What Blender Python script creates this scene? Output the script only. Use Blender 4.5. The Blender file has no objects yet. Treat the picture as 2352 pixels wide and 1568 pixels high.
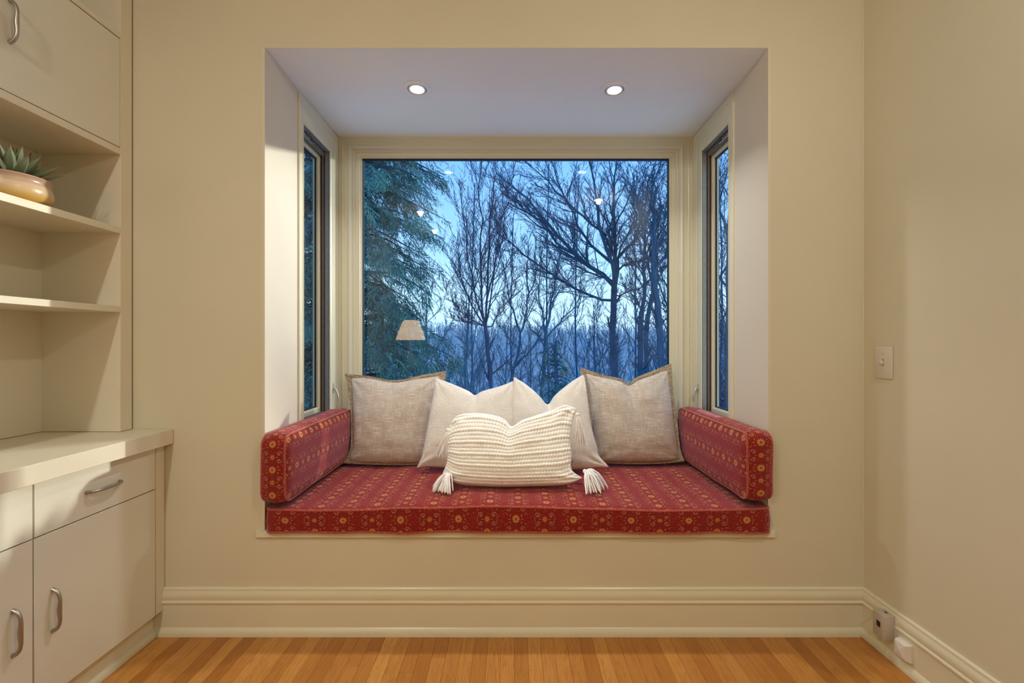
import bpy, bmesh, math, random
import numpy as np
from mathutils import Vector, Matrix, noise
PI = math.pi
random.seed(7)
rng = np.random.default_rng(7)
sc = bpy.context.scene
COL = sc.collection

# ------------------------------------------------------------------ camera
F = 1040.0
cam_d = bpy.data.cameras.new('camera')
cam_d.sensor_width = 36.0
cam_d.lens = F / 2352 * 36.0
cam_d.shift_x = -4 / 2352
cam_d.shift_y = 4 / 2352
cam_d.clip_start = 0.05
cam_d.clip_end = 2000
cam = bpy.data.objects.new('camera', cam_d)
COL.objects.link(cam)
H = 1.283
cam.location = (0, 0, H)
cam.rotation_euler = (PI / 2, 0, 0)
sc.camera = cam

# ------------------------------------------------------------------ world, sun, exposure
w = bpy.data.worlds.new('sky'); sc.world = w; w.use_nodes = True
nt = w.node_tree; nt.nodes.clear()
tc = nt.nodes.new('ShaderNodeTexCoord'); sp = nt.nodes.new('ShaderNodeSeparateXYZ')
rp = nt.nodes.new('ShaderNodeValToRGB'); bg = nt.nodes.new('ShaderNodeBackground'); wo = nt.nodes.new('ShaderNodeOutputWorld')
nt.links.new(tc.outputs['Generated'], sp.inputs[0]); nt.links.new(sp.outputs['Z'], rp.inputs[0])
nt.links.new(rp.outputs[0], bg.inputs[0]); nt.links.new(bg.outputs[0], wo.inputs[0])
cr = rp.color_ramp
cr.elements[0].position = 0.0; cr.elements[0].color = (0.55, 0.80, 1.0, 1)
cr.elements[1].position = 1.0; cr.elements[1].color = (0.08, 0.28, 0.80, 1)
for p, c in ((0.10, (0.50, 0.77, 1.0, 1)), (0.22, (0.30, 0.58, 1.0, 1)), (0.42, (0.15, 0.40, 0.95, 1))):
    e = cr.elements.new(p); e.color = c
bg.inputs[1].default_value = 1.6

sun_d = bpy.data.lights.new('sun', 'SUN'); sun_d.energy = 4.6; sun_d.angle = math.radians(1.3)
sun_d.color = (1.0, 0.93, 0.78)
sun = bpy.data.objects.new('sun', sun_d); COL.objects.link(sun)
el = math.radians(9.9)
sdir = Vector((0.85 * math.cos(el), 0.527 * math.cos(el), math.sin(el)))
sun.rotation_euler = sdir.to_track_quat('Z', 'Y').to_euler()

sc.view_settings.view_transform = 'Standard'
sc.view_settings.look = 'None'
sc.view_settings.exposure = 0.0
sc.view_settings.gamma = 1.0
sc.view_settings.use_curve_mapping = False
sc.cycles.use_denoising = True
sc.cycles.max_bounces = 8
sc.cycles.diffuse_bounces = 5
sc.cycles.glossy_bounces = 4
sc.cycles.transparent_max_bounces = 16
sc.cycles.sample_clamp_indirect = 6.0
sc.cycles.caustics_reflective = False
sc.cycles.caustics_refractive = False
ROOM_W = 9.5
ROOM_FILL = 18.0  # watts of the fill lamps added under the room fixtures
BAY_W = 6.0
WARM = (1.0, 0.985, 0.90)

# ------------------------------------------------------------------ node helpers
class NB:
    def __init__(s, name):
        s.m = bpy.data.materials.new(name); s.m.use_nodes = True
        s.t = s.m.node_tree; s.t.nodes.clear()
        s.out = s.t.nodes.new('ShaderNodeOutputMaterial')
    def n(s, typ, **kw):
        nd = s.t.nodes.new('ShaderNode' + typ)
        for k, v in kw.items(): setattr(nd, k, v)
        return nd
    def l(s, a, b): s.t.links.new(a, b)
    def put(s, sock, v):
        if isinstance(v, bpy.types.NodeSocket): s.l(v, sock)
        elif v is not None:
            if isinstance(v, tuple) and len(v) == 3 and len(sock.default_value) == 4: v = (*v, 1)
            sock.default_value = v
    def math(s, op, a, b=None, c=None, clamp=False):
        nd = s.n('Math', operation=op, use_clamp=clamp)
        s.put(nd.inputs[0], a)
        if b is not None: s.put(nd.inputs[1], b)
        if c is not None: s.put(nd.inputs[2], c)
        return nd.outputs[0]
    def mix(s, f, a, b, blend='MIX'):
        nd = s.n('Mix', data_type='RGBA', blend_type=blend)
        s.put(nd.inputs[0], f); s.put(nd.inputs[6], a); s.put(nd.inputs[7], b)
        return nd.outputs[2]
    def step(s, v, lo, hi):
        nd = s.n('MapRange', interpolation_type='SMOOTHSTEP')
        s.put(nd.inputs[0], v); nd.inputs[1].default_value = lo; nd.inputs[2].default_value = hi
        return nd.outputs[0]
    def noise(s, vec, scale, detail=3, rough=0.5, dist=0.0):
        nd = s.n('TexNoise'); nd.inputs['Scale'].default_value = scale
        nd.inputs['Detail'].default_value = detail; nd.inputs['Roughness'].default_value = rough
        nd.inputs['Distortion'].default_value = dist
        if vec is not None: s.l(vec, nd.inputs['Vector'])
        return nd.outputs[0]
    def mapv(s, vec, scale=(1, 1, 1), loc=(0, 0, 0), rot=(0, 0, 0)):
        nd = s.n('Mapping'); s.l(vec, nd.inputs[0])
        nd.inputs['Scale'].default_value = scale; nd.inputs['Location'].default_value = loc; nd.inputs['Rotation'].default_value = rot
        return nd.outputs[0]
    def ramp(s, f, stops):
        nd = s.n('ValToRGB'); s.l(f, nd.inputs[0]); c = nd.color_ramp
        c.elements[0].position = stops[0][0]; c.elements[0].color = (*stops[0][1], 1)
        c.elements[1].position = stops[-1][0]; c.elements[1].color = (*stops[-1][1], 1)
        for p, col in stops[1:-1]:
            e = c.elements.new(p); e.color = (*col, 1)
        return nd.outputs[0]
    def bump(s, h, strength=0.3, dist=0.01):
        nd = s.n('Bump'); nd.inputs['Strength'].default_value = strength; nd.inputs['Distance'].default_value = dist
        s.l(h, nd.inputs['Height']); return nd.outputs[0]
    def bsdf(s, color, rough=0.5, normal=None, metal=0.0, sheen=0.0, spec=0.5, coat=0.0, sss=0):
        b = s.n('BsdfPrincipled')
        s.put(b.inputs['Base Color'], color); s.put(b.inputs['Roughness'], rough)
        b.inputs['Metallic'].default_value = metal
        b.inputs['Sheen Weight'].default_value = sheen
        b.inputs['Specular IOR Level'].default_value = spec
        b.inputs['Coat Weight'].default_value = coat
        if normal is not None: s.l(normal, b.inputs['Normal'])
        s.l(b.outputs[0], s.out.inputs[0]); return s.m
    def obj(s): return s.n('TexCoord').outputs['Object']
    def uv(s): return s.n('TexCoord').outputs['UV']
    def pos(s): return s.n('NewGeometry').outputs['Position']

def paint(name, col, rough=0.5, var=0.03, bs=0.06, scale=180, spec=0.4):
    b = NB(name); p = b.pos()
    n1 = b.noise(p, 1.3, 3)
    c2 = tuple(x * (1 - var) for x in col); c3 = tuple(min(1, x * (1 + var)) for x in col)
    c = b.ramp(n1, [(0.3, c2), (0.7, c3)])
    return b.bsdf(c, rough, b.bump(b.noise(p, scale, 2), bs, 0.002), spec=spec)

M = {}
M['wall'] = paint('wall_paint', (0.65, 0.615, 0.47), 0.6)
M['jamb'] = paint('bay_wall_paint', (0.70, 0.64, 0.52), 0.5)
M['trim'] = paint('trim_gloss', (0.71, 0.68, 0.52), 0.28, 0.02, 0.03, 60, 0.5)
M['cabinet'] = paint('cabinet_laminate', (0.75, 0.695, 0.56), 0.42, 0.01, 0.02, 300)
M['cabface'] = paint('cabinet_front', (0.74, 0.72, 0.62), 0.42, 0.01, 0.02, 300)
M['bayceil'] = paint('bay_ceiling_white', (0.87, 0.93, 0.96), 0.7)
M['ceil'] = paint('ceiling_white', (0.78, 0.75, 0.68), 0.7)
M['plastic'] = paint('plastic_white', (0.66, 0.62, 0.54), 0.35, 0.01, 0.01)
M['plasticgrey'] = paint('plastic_grey', (0.50, 0.45, 0.38), 0.5, 0.05, 0.1, 400)
M['plasticwhite'] = paint('plastic_bright', (0.74, 0.70, 0.66), 0.35, 0.01, 0.01)
M['black'] = paint('black_gasket', (0.012, 0.012, 0.012), 0.5)
M['brown'] = paint('brown_wood', (0.09, 0.035, 0.018), 0.5)
M['exterior'] = paint('exterior_cladding', (0.3, 0.3, 0.3), 0.7)

def metal(name, col, rough, m=1.0):
    b = NB(name); p = b.obj()
    return b.bsdf(b.ramp(b.noise(p, 40, 3), [(0.3, tuple(x * .85 for x in col)), (0.7, col)]), rough, metal=m)
M['pull'] = metal('brushed_pull', (0.46, 0.42, 0.38), 0.36)
M['track'] = metal('grey_track', (0.36, 0.36, 0.37), 0.45, 0.5)
M['screen'] = metal('bronze_frame', (0.20, 0.18, 0.16), 0.5, 0.4)
M['lever'] = metal('lever_metal', (0.6, 0.56, 0.5), 0.4, 0.6)

def glass_mat():
    b = NB('window_glass')
    tr = b.n('BsdfTransparent'); tr.inputs[0].default_value = (0.93, 0.97, 0.985, 1)
    gl = b.n('BsdfGlossy'); gl.inputs['Roughness'].default_value = 0.0; gl.inputs[0].default_value = (1, 1, 1, 1)
    g = b.n('NewGeometry'); d = b.n('VectorMath', operation='DOT_PRODUCT'); b.l(g.outputs['Incoming'], d.inputs[0]); b.l(g.outputs['Normal'], d.inputs[1])
    c = b.math('SUBTRACT', 1.0, b.math('ABSOLUTE', d.outputs['Value']))
    fr = b.math('ADD', 0.022, b.math('MULTIPLY', b.math('POWER', c, 5.0), 0.95), clamp=True)
    mx = b.n('MixShader'); b.l(fr, mx.inputs[0]); b.l(tr.outputs[0], mx.inputs[1]); b.l(gl.outputs[0], mx.inputs[2])
    b.l(mx.outputs[0], b.out.inputs[0]); return b.m
M['glass'] = glass_mat()

def emit(name, col, s):
    b = NB(name); e = b.n('Emission'); e.inputs[0].default_value = (*col, 1); e.inputs[1].default_value = s
    b.l(e.outputs[0], b.out.inputs[0]); return b.m
M['bulb'] = emit('lamp_lens_glow', (1.0, 0.93, 0.85), 14)
M['bulbwarm'] = emit('warm_lens_glow', (1.0, 0.82, 0.6), 12)

# ---- oak floorboards
def oak():
    b = NB('oak_boards'); p = b.pos()
    rnd = b.n('ObjectInfo').outputs['Random']
    cx = b.n('CombineXYZ'); b.l(b.math('MULTIPLY', rnd, 31.7), cx.inputs[0]); b.l(b.math('MULTIPLY', rnd, 17.3), cx.inputs[1])
    ad = b.n('VectorMath', operation='ADD'); b.l(p, ad.inputs[0]); b.l(cx.outputs[0], ad.inputs[1])
    v = ad.outputs[0]
    g1 = b.noise(b.mapv(v, (26, 1.6, 1)), 1.0, 4, 0.6, 0.9)
    ring = b.math('FRACT', b.math('MULTIPLY', g1, 7.0))
    g2 = b.noise(b.mapv(v, (520, 12, 1)), 1.0, 3, 0.6)
    base = b.ramp(rnd, [(0.0, (0.36, 0.135, 0.022)), (0.3, (0.43, 0.18, 0.034)), (0.6, (0.49, 0.215, 0.045)), (0.85, (0.56, 0.27, 0.065)), (1.0, (0.32, 0.115, 0.018))])
    c = b.mix(b.math('MULTIPLY', b.step(ring, 0.45, 1.0), 0.38), base, (0.26, 0.075, 0.014))
    c = b.mix(b.math('MULTIPLY', b.step(g2, 0.5, 0.68), 0.4), c, (0.22, 0.065, 0.012))
    return b.bsdf(c, 0.36, b.bump(g2, 0.12, 0.001), spec=0.45)
M['oak'] = oak()
M['sub'] = paint('dark_subfloor', (0.05, 0.02, 0.008), 0.9)

# ---- red floral chenille
def floral():
    b = NB('red_floral_chenille'); uv = b.uv()
    s = b.n('SeparateXYZ'); b.l(uv, s.inputs[0]); U, V = s.outputs[0], s.outputs[1]
    wob = b.noise(uv, 60, 2)
    U = b.math('ADD', U, b.math('MULTIPLY', b.math('SUBTRACT', wob, 0.5), 0.004))
    A, B = 0.25, 0.108
    def cell(off, x, period):
        q = b.math('ADD', b.math('DIVIDE', x, period), off)
        return b.math('MULTIPLY', b.math('SUBTRACT', b.math('FRACT', q), 0.5), period)
    u0, u5 = cell(0.5, U, A), cell(0.0, U, A)
    v0, v5 = cell(0.5, V, B), cell(0.0, V, B)
    def length(x, y): return b.math('SQRT', b.math('ADD', b.math('MULTIPLY', x, x), b.math('MULTIPLY', y, y)))
    def blob(x, y, rx, ry):
        return b.step(length(b.math('DIVIDE', x, rx), b.math('DIVIDE', y, ry)), 1.2, 0.8)
    def ab(x, c): return b.math('SUBTRACT', b.math('ABSOLUTE', x), c)
    gold = []; dull = []
    for (x, y) in ((u0, v0), (u5, v5)):
        r = length(x, y); th = b.math('ARCTAN2', y, x)
        edge = b.math('ADD', 0.0135, b.math('MULTIPLY', b.math('COSINE', b.math('MULTIPLY', th, 12.0)), 0.0035))
        d = b.math('SUBTRACT', r, edge)
        gold.append(b.math('MULTIPLY', b.step(d, 0.001, -0.001), b.step(r, 0.0045, 0.0065)))
        gold.append(b.math('MULTIPLY', b.step(r, 0.0025, 0.0015), 0.7))
        gold.append(b.math('MULTIPLY', blob(ab(x, 0.0285), y, 0.0045, 0.0013), 0.9))
        gold.append(b.math('MULTIPLY', blob(ab(x, 0.024), ab(y, 0.0125), 0.0018, 0.0042), 0.8))
        gold.append(b.math('MULTIPLY', blob(ab(x, 0.040), ab(y, 0.018), 0.0022, 0.0022), 0.8))
        gold.append(b.math('MULTIPLY', blob(ab(x, 0.046), ab(y, 0.021), 0.0018, 0.0018), 0.6))
    for (x, y) in ((u5, v0), (u0, v5)):
        r = length(x, y); th = b.math('ARCTAN2', y, x)
        edge = b.math('ADD', 0.0078, b.math('MULTIPLY', b.math('COSINE', b.math('MULTIPLY', th, 8.0)), 0.0042))
        gold.append(b.math('MULTIPLY', b.step(b.math('SUBTRACT', r, edge), 0.001, -0.001), b.step(r, 0.002, 0.003)))
        gold.append(b.math('MULTIPLY', blob(ab(x, 0.0205), y, 0.0042, 0.0011), 0.8))
        qx, qy = ab(x, 0.029), ab(y, 0.0145)
        rq = length(qx, qy); tq = b.math('ARCTAN2', qy, b.math('MULTIPLY', qx, -1.0))
        spiral = b.math('ADD', 0.0068, b.math('MULTIPLY', tq, 0.0013))
        dull.append(b.step(b.math('ABSOLUTE', b.math('SUBTRACT', rq, spiral)), 0.0021, 0.0009))
        dull.append(b.math('MULTIPLY', blob(qx, qy, 0.0025, 0.0025), 0.8))
        dull.append(b.math('MULTIPLY', blob(ab(x, 0.0435), ab(y, 0.004), 0.0011, 0.0075), 0.9))
    def mx(lst):
        o = lst[0]
        for k in lst[1:]: o = b.math('MAXIMUM', o, k)
        return o
    thr = b.noise(b.mapv(uv, (1500, 260, 1)), 1.0, 2, 0.7)
    thr2 = b.noise(b.mapv(uv, (260, 1800, 1)), 1.0, 2, 0.7)
    fade = b.step(thr, 0.25, 0.52)
    base = b.ramp(thr, [(0.30, (0.10, 0.005, 0.004)), (0.5, (0.25, 0.013, 0.009)), (0.72, (0.42, 0.035, 0.024))])
    base = b.mix(b.math('MULTIPLY', b.step(b.noise(uv, 9, 3), 0.4, 0.75), 0.25), base, (0.20, 0.02, 0.012))
    speck = b.step(b.noise(b.mapv(uv, (1, 1, 1), (7, 3, 0)), 150, 1, .4), .64, .70)
    base = b.mix(b.math('MULTIPLY', speck, .45), base, (0.50, 0.20, 0.09))
    c = b.mix(b.math('MULTIPLY', b.math('MULTIPLY', mx(dull), fade), 0.9), base, (0.48, 0.25, 0.14))
    c = b.mix(b.math('MULTIPLY', b.math('MULTIPLY', mx(gold), fade), 0.92), c, (0.66, 0.33, 0.085))
    h = b.math('ADD', thr, b.math('MULTIPLY', thr2, 0.5))
    m = b.bsdf(c, 0.85, b.bump(h, 0.6, 0.0018), sheen=0.55, spec=0.2)
    p = [n for n in b.t.nodes if n.type == 'BSDF_PRINCIPLED'][0]
    p.inputs['Sheen Tint'].default_value = (1.0, 0.50, 0.66, 1); p.inputs['Sheen Roughness'].default_value = 0.35
    return m
M['floral'] = floral()
M['piping'] = (lambda b: b.bsdf(b.ramp(b.noise(b.obj(), 300, 2), [(0.3, (0.20, 0.016, 0.012)), (0.55, (0.44, 0.06, 0.04)), (0.75, (0.58, 0.24, 0.12))]), 0.8, b.bump(b.noise(b.obj(), 500, 2), 0.5, 0.001), sheen=0.4, spec=0.2))(NB('red_piping'))

def linen():
    b = NB('slub_linen'); uv = b.uv()
    h1 = b.noise(b.mapv(uv, (16, 330, 1)), 1.0, 2, 0.6)
    h2 = b.noise(b.mapv(uv, (330, 16, 1), (3, 5, 0)), 1.0, 2, 0.6)
    f1 = b.noise(b.mapv(uv, (400, 1600, 1)), 1.0, 2); f2 = b.noise(b.mapv(uv, (1600, 400, 1)), 1.0, 2)
    base = b.ramp(b.math('MULTIPLY', b.math('ADD', f1, f2), 0.5), [(0.35, (0.40, 0.33, 0.26)), (0.65, (0.62, 0.54, 0.45))])
    c = b.mix(b.math('MULTIPLY', b.step(h1, 0.50, 0.68), 0.7), base, (0.84, 0.80, 0.72))
    c = b.mix(b.math('MULTIPLY', b.step(h2, 0.52, 0.70), 0.6), c, (0.82, 0.78, 0.70))
    hh = b.math('ADD', b.math('ADD', h1, h2), b.math('ADD', f1, f2))
    return b.bsdf(c, 0.9, b.bump(hh, 0.5, 0.0015), sheen=0.25, spec=0.15)
M['linen'] = linen()
def crochet():
    b = NB('crochet_trim'); uv = b.uv()
    v = b.n('TexVoronoi'); v.inputs['Scale'].default_value = 1.0; b.l(b.mapv(uv, (160, 160, 1)), v.inputs['Vector'])
    d = v.outputs['Distance']
    c = b.ramp(d, [(0.1, (0.60, 0.50, 0.36)), (0.7, (0.30, 0.22, 0.14))])
    return b.bsdf(c, 0.9, b.bump(b.math('SUBTRACT', 1.0, d), 0.9, 0.003), spec=0.1)
M['crochet'] = crochet()
def boucle():
    b = NB('boucle_fabric'); uv = b.obj()
    a = b.noise(uv, 230, 3, 0.6); k = b.noise(uv, 90, 2, 0.5)
    return b.bsdf(b.ramp(a, [(0.3, (0.66, 0.60, 0.52)), (0.7, (0.86, 0.82, 0.74))]), 0.95, b.bump(b.math('ADD', a, b.math('MULTIPLY', k, 0.5)), 0.8, 0.004), sheen=0.4, spec=0.1)
M['boucle'] = boucle()
def knit():
    b = NB('chunky_wool'); o = b.obj()
    a = b.noise(b.mapv(o, (1, 1, 1.6)), 260, 3, 0.6)
    return b.bsdf(b.ramp(a, [(0.3, (0.80, 0.77, 0.68)), (0.7, (0.93, 0.91, 0.86))]), 0.95, b.bump(a, 0.6, 0.002), sheen=0.4, spec=0.1)
M['knit'] = knit()
M['tassel'] = (lambda b: b.bsdf(b.ramp(b.noise(b.obj(), 200, 3), [(0.3, (0.84, 0.83, 0.81)), (0.7, (0.93, 0.93, 0.92))]), 0.9, b.bump(b.noise(b.obj(), 400, 2), 0.5, 0.001), sheen=0.3, spec=0.1))(NB('white_yarn'))

def glaze():
    b = NB('glazed_stoneware'); o = b.obj()
    s = b.n('SeparateXYZ'); b.l(o, s.inputs[0]); z = s.outputs[2]
    zz = b.math('ADD', z, b.math('MULTIPLY', b.math('SUBTRACT', b.noise(o, 9, 2), 0.5), 0.012))
    c = b.ramp(b.math('DIVIDE', zz, 0.095), [(0.0, (0.62, 0.33, 0.06)), (0.26, (0.66, 0.42, 0.12)), (0.42, (0.66, 0.47, 0.28)), (0.66, (0.62, 0.45, 0.31)), (0.72, (0.50, 0.34, 0.25)), (0.97, (0.44, 0.29, 0.21)), (1.0, (0.62, 0.42, 0.22))])
    v = b.noise(o, 330, 2, 0.8)
    c = b.mix(b.math('MULTIPLY', b.step(v, 0.60, 0.68), 0.35), c, (0.35, 0.22, 0.16))
    return b.bsdf(c, 0.28, b.bump(b.noise(o, 60, 2), 0.05, 0.002), spec=0.5)
M['glaze'] = glaze()
M['soil'] = paint('potting_soil', (0.05, 0.035, 0.02), 0.9, 0.3, 0.6, 200)
def agave():
    b = NB('agave_leaf'); o = b.uv()
    s = b.n('SeparateXYZ'); b.l(o, s.inputs[0]); t = s.outputs[1]
    c = b.ramp(t, [(0.0, (0.06, 0.075, 0.015)), (0.35, (0.09, 0.12, 0.045)), (0.78, (0.18, 0.21, 0.12)), (0.90, (0.15, 0.17, 0.10)), (0.955, (0.14, 0.03, 0.015)), (1.0, (0.10, 0.02, 0.01))])
    c = b.mix(b.math('MULTIPLY', b.noise(b.obj(), 60, 3), 0.3), c, (0.35, 0.4, 0.32))
    return b.bsdf(c, 0.5, None, spec=0.3)
M['agave'] = agave()

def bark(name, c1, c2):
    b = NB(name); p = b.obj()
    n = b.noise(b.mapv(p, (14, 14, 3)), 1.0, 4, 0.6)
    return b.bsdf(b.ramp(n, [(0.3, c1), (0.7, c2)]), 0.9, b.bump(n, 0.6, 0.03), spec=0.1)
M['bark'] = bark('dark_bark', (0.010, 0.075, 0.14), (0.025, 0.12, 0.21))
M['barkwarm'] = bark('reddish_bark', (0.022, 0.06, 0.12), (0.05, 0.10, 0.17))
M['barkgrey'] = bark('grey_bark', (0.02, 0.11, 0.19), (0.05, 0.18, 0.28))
def needles():
    b = NB('evergreen_sprays'); p = b.pos()
    n = b.noise(p, 1.6, 3); n2 = b.noise(p, 14, 2)
    c = b.ramp(n, [(0.3, (0.018, 0.10, 0.10)), (0.7, (0.06, 0.23, 0.21))])
    c = b.mix(b.step(n2, 0.5, 0.75), c, (0.16, 0.42, 0.36))
    return b.bsdf(c, 0.8, None, spec=0.2)
M['needles'] = needles()
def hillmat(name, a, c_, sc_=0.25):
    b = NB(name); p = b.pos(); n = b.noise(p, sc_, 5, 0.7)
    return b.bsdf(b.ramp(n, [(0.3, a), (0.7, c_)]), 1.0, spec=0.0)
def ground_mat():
    b = NB('pale_bounce_ground'); p = b.pos(); n = b.noise(p, .25, 5, .7)
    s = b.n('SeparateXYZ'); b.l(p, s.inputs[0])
    far = b.ramp(n, [(0.3, (0.32, 0.46, 0.55)), (0.7, (0.48, 0.59, 0.66))])  # distance mist is put into this paler colour
    near = b.ramp(n, [(0.3, (0.66, 0.70, 0.76)), (0.7, (0.80, 0.82, 0.84))])  # unseen ground by the house, made pale to bounce light onto the bay ceiling
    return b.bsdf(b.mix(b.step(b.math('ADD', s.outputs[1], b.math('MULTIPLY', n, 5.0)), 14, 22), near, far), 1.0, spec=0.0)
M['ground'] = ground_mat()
M['farwood'] = hillmat('far_woodland', (0.36, 0.50, 0.56), (0.62, 0.70, 0.72), 0.06)  # bluish distance haze is painted into the woodland colour

# ------------------------------------------------------------------ mesh helpers
def tag(o, label=None, cat=None, group=None, kind=None):
    if label: o['label'] = label
    if cat: o['category'] = cat
    if group: o['group'] = group
    if kind: o['kind'] = kind
    return o
def empty(name, loc=(0, 0, 0), label=None, cat=None, group=None, kind=None):
    o = bpy.data.objects.new(name, None); COL.objects.link(o); o.location = loc; o.empty_display_size = 0.05
    return tag(o, label, cat, group, kind)
def link(name, me, mat, parent=None, loc=None):
    o = bpy.data.objects.new(name, me); COL.objects.link(o)
    if mat is not None and not me.materials: me.materials.append(mat)
    if loc is not None: o.location = loc
    if parent is not None:
        o.parent = parent
    return o
def smooth(me, angle=None):
    me.polygons.foreach_set('use_smooth', [True] * len(me.polygons))
    if angle is not None: me.set_sharp_from_angle(angle=math.radians(angle))
def mesh(name, verts, faces, mat, parent=None, sm=None, uvs=None, loc=None):
    me = bpy.data.meshes.new(name); me.from_pydata([tuple(v) for v in verts], [], [tuple(f) for f in faces]); me.update()
    if sm is not None: smooth(me, sm if sm > 0 else None)
    if uvs is not None:
        L = me.uv_layers.new(name='UVMap'); vi = np.zeros(len(me.loops), dtype=np.int32); me.loops.foreach_get('vertex_index', vi)
        L.data.foreach_set('uv', np.asarray(uvs, dtype=np.float32)[vi].ravel())
    return link(name, me, mat, parent, loc)
def bm_obj(name, bm, mat, parent=None, sm=None, loc=None):
    bmesh.ops.recalc_face_normals(bm, faces=bm.faces)
    me = bpy.data.meshes.new(name); bm.to_mesh(me); bm.free()
    if sm is not None: smooth(me, sm if sm > 0 else None)
    return link(name, me, mat, parent, loc)
def add_box(bm, x0, x1, y0, y1, z0, z1, bev=0.0, seg=1):
    r = bmesh.ops.create_cube(bm, size=1.0)
    for v in r['verts']:
        v.co = Vector((x0 + (v.co.x + .5) * (x1 - x0), y0 + (v.co.y + .5) * (y1 - y0), z0 + (v.co.z + .5) * (z1 - z0)))
    if bev > 0:
        es = list({e for v in r['verts'] for e in v.link_edges})
        bmesh.ops.bevel(bm, geom=es, offset=bev, segments=seg, affect='EDGES', profile=0.5)
def box(name, b, mat, parent=None, bev=0.0, seg=1, loc=None):
    bm = bmesh.new(); add_box(bm, *b, bev, seg)
    o = (loc or (0, 0, 0))
    return bm_obj(name, bm, mat, parent, 40 if bev else None, loc)
def boxes(name, lst, mat, parent=None, bev=0.0):
    bm = bmesh.new()
    for b in lst: add_box(bm, *b, bev)
    return bm_obj(name, bm, mat, parent, 40 if bev else None)
def tube_arr(P, R, sides=8, closed=False, caps=True):
    P = [Vector(p) for p in P]; n = len(P); vs = []; fs = []
    prev = None
    for i in range(n):
        a = P[(i - 1) % n] if (closed or i > 0) else P[i]; c = P[(i + 1) % n] if (closed or i < n - 1) else P[i]
        t = (c - a).normalized()
        if prev is None:
            ref = Vector((0, 0, 1)) if abs(t.z) < 0.9 else Vector((1, 0, 0)); nn = t.cross(ref).normalized()
        else:
            nn = (prev - t * prev.dot(t)).normalized()
        prev = nn; bb = t.cross(nn)
        r = R[i] if hasattr(R, '__len__') else R
        for k in range(sides):
            an = 2 * PI * k / sides
            vs.append(P[i] + (nn * math.cos(an) + bb * math.sin(an)) * r)
    m = n if closed else n - 1
    for i in range(m):
        for k in range(sides):
            j = (i + 1) % n
            fs.append((i * sides + k, i * sides + (k + 1) % sides, j * sides + (k + 1) % sides, j * sides + k))
    if caps and not closed:
        fs.append(tuple(range(sides - 1, -1, -1))); fs.append(tuple((n - 1) * sides + k for k in range(sides)))
    return vs, fs
def tubes(name, lst, mat, parent=None, sides=8, loc=None):
    V = []; Fc = []
    for it in lst:
        vs, fs = tube_arr(it[0], it[1], sides, *(it[2:] or ()))
        o = len(V); V += vs; Fc += [tuple(i + o for i in f) for f in fs]
    return mesh(name, V, Fc, mat, parent, 50, loc=loc)
def lathe(name, prof, mat, parent=None, seg=48, loc=None, closed=False):
    V = []; Fc = []; n = len(prof)
    for (r, z) in prof:
        for k in range(seg):
            a = 2 * PI * k / seg; V.append((r * math.cos(a), r * math.sin(a), z))
    for i in range(n - 1 if not closed else n):
        j = (i + 1) % n
        for k in range(seg):
            Fc.append((i * seg + k, i * seg + (k + 1) % seg, j * seg + (k + 1) % seg, j * seg + k))
    if not closed:
        Fc.append(tuple(range(seg - 1, -1, -1))); Fc.append(tuple((n - 1) * seg + k for k in range(seg)))
    return mesh(name, V, Fc, mat, parent, 40, loc=loc)
def catmull(pts, n):
    pts = [np.array(p, float) for p in pts]; P = [2 * pts[0] - pts[1]] + pts + [2 * pts[-1] - pts[-2]]
    seg = [np.linalg.norm(pts[i + 1] - pts[i]) for i in range(len(pts) - 1)]; cum = np.concatenate([[0], np.cumsum(seg)]); out = []
    for k in range(n):
        s = cum[-1] * k / (n - 1); i = min(int(np.searchsorted(cum, s, side='right')) - 1, len(pts) - 2)
        t = (s - cum[i]) / seg[i]
        a, b_, c, d = P[i], P[i + 1], P[i + 2], P[i + 3]
        out.append(0.5 * ((2 * b_) + (-a + c) * t + (2 * a - 5 * b_ + 4 * c - d) * t * t + (-a + 3 * b_ - 3 * c + d) * t ** 3))
    return np.array(out)
def W(px, py, Y): return Vector(((px - 1180) * Y / F, Y, H + (788 - py) * Y / F))

# ------------------------------------------------------------------ room shell
YW = 2.0; XR = 1.544; XL = -2.03; ZC = 3.05; YB = -3.6
OX0, OX1, OZ0, OZ1 = -1.10, 1.124, 0.458, 2.587      # window bay opening
YBAY = 2.82; ZBAY = 2.564
T = 0.16
fl = box('floor', (XL - T, XR + T, YB - T, YW + T, -0.20, -0.019), M['sub']); tag(fl, kind='structure')
pm = None; BW = 0.0562
def plank_mesh():
    w2 = BW / 2 - 0.0003; ch = 0.0006; t = 0.019
    xs = [(-w2, -t), (w2, -t), (w2, -ch), (w2 - ch, 0), (-w2 + ch, 0), (-w2, -ch)]
    V = [(x, y, z) for y in (-.5, .5) for (x, z) in xs]; n = 6
    Fc = [(i, (i + 1) % n, (i + 1) % n + n, i + n) for i in range(n)] + [tuple(range(n - 1, -1, -1)), tuple(range(n, 2 * n))]
    me = bpy.data.meshes.new('floorboard'); me.from_pydata(V, [], Fc); me.materials.append(M['oak']); return me
pm = plank_mesh()
x = -0.054 - BW / 2 - BW * 36; col_i = 0
while x < XR + 0.03:
    if x > XL - 0.03:
        y1 = YW + 0.01
        first = random.uniform(0.12, 1.6)
        if abs(x - 0.086) < BW / 2: first = YW - 1.767
        L = first
        while y1 > YB:
            y0 = max(y1 - L, YB)
            o = bpy.data.objects.new('floorboard', pm); COL.objects.link(o)
            o.location = (x, (y0 + y1) / 2, 0); o.scale = (1, (y1 - y0) - 0.0006, 1); o.parent = fl
            y1 = y0; L = random.uniform(1.5, 2.6)
    x += BW
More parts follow.
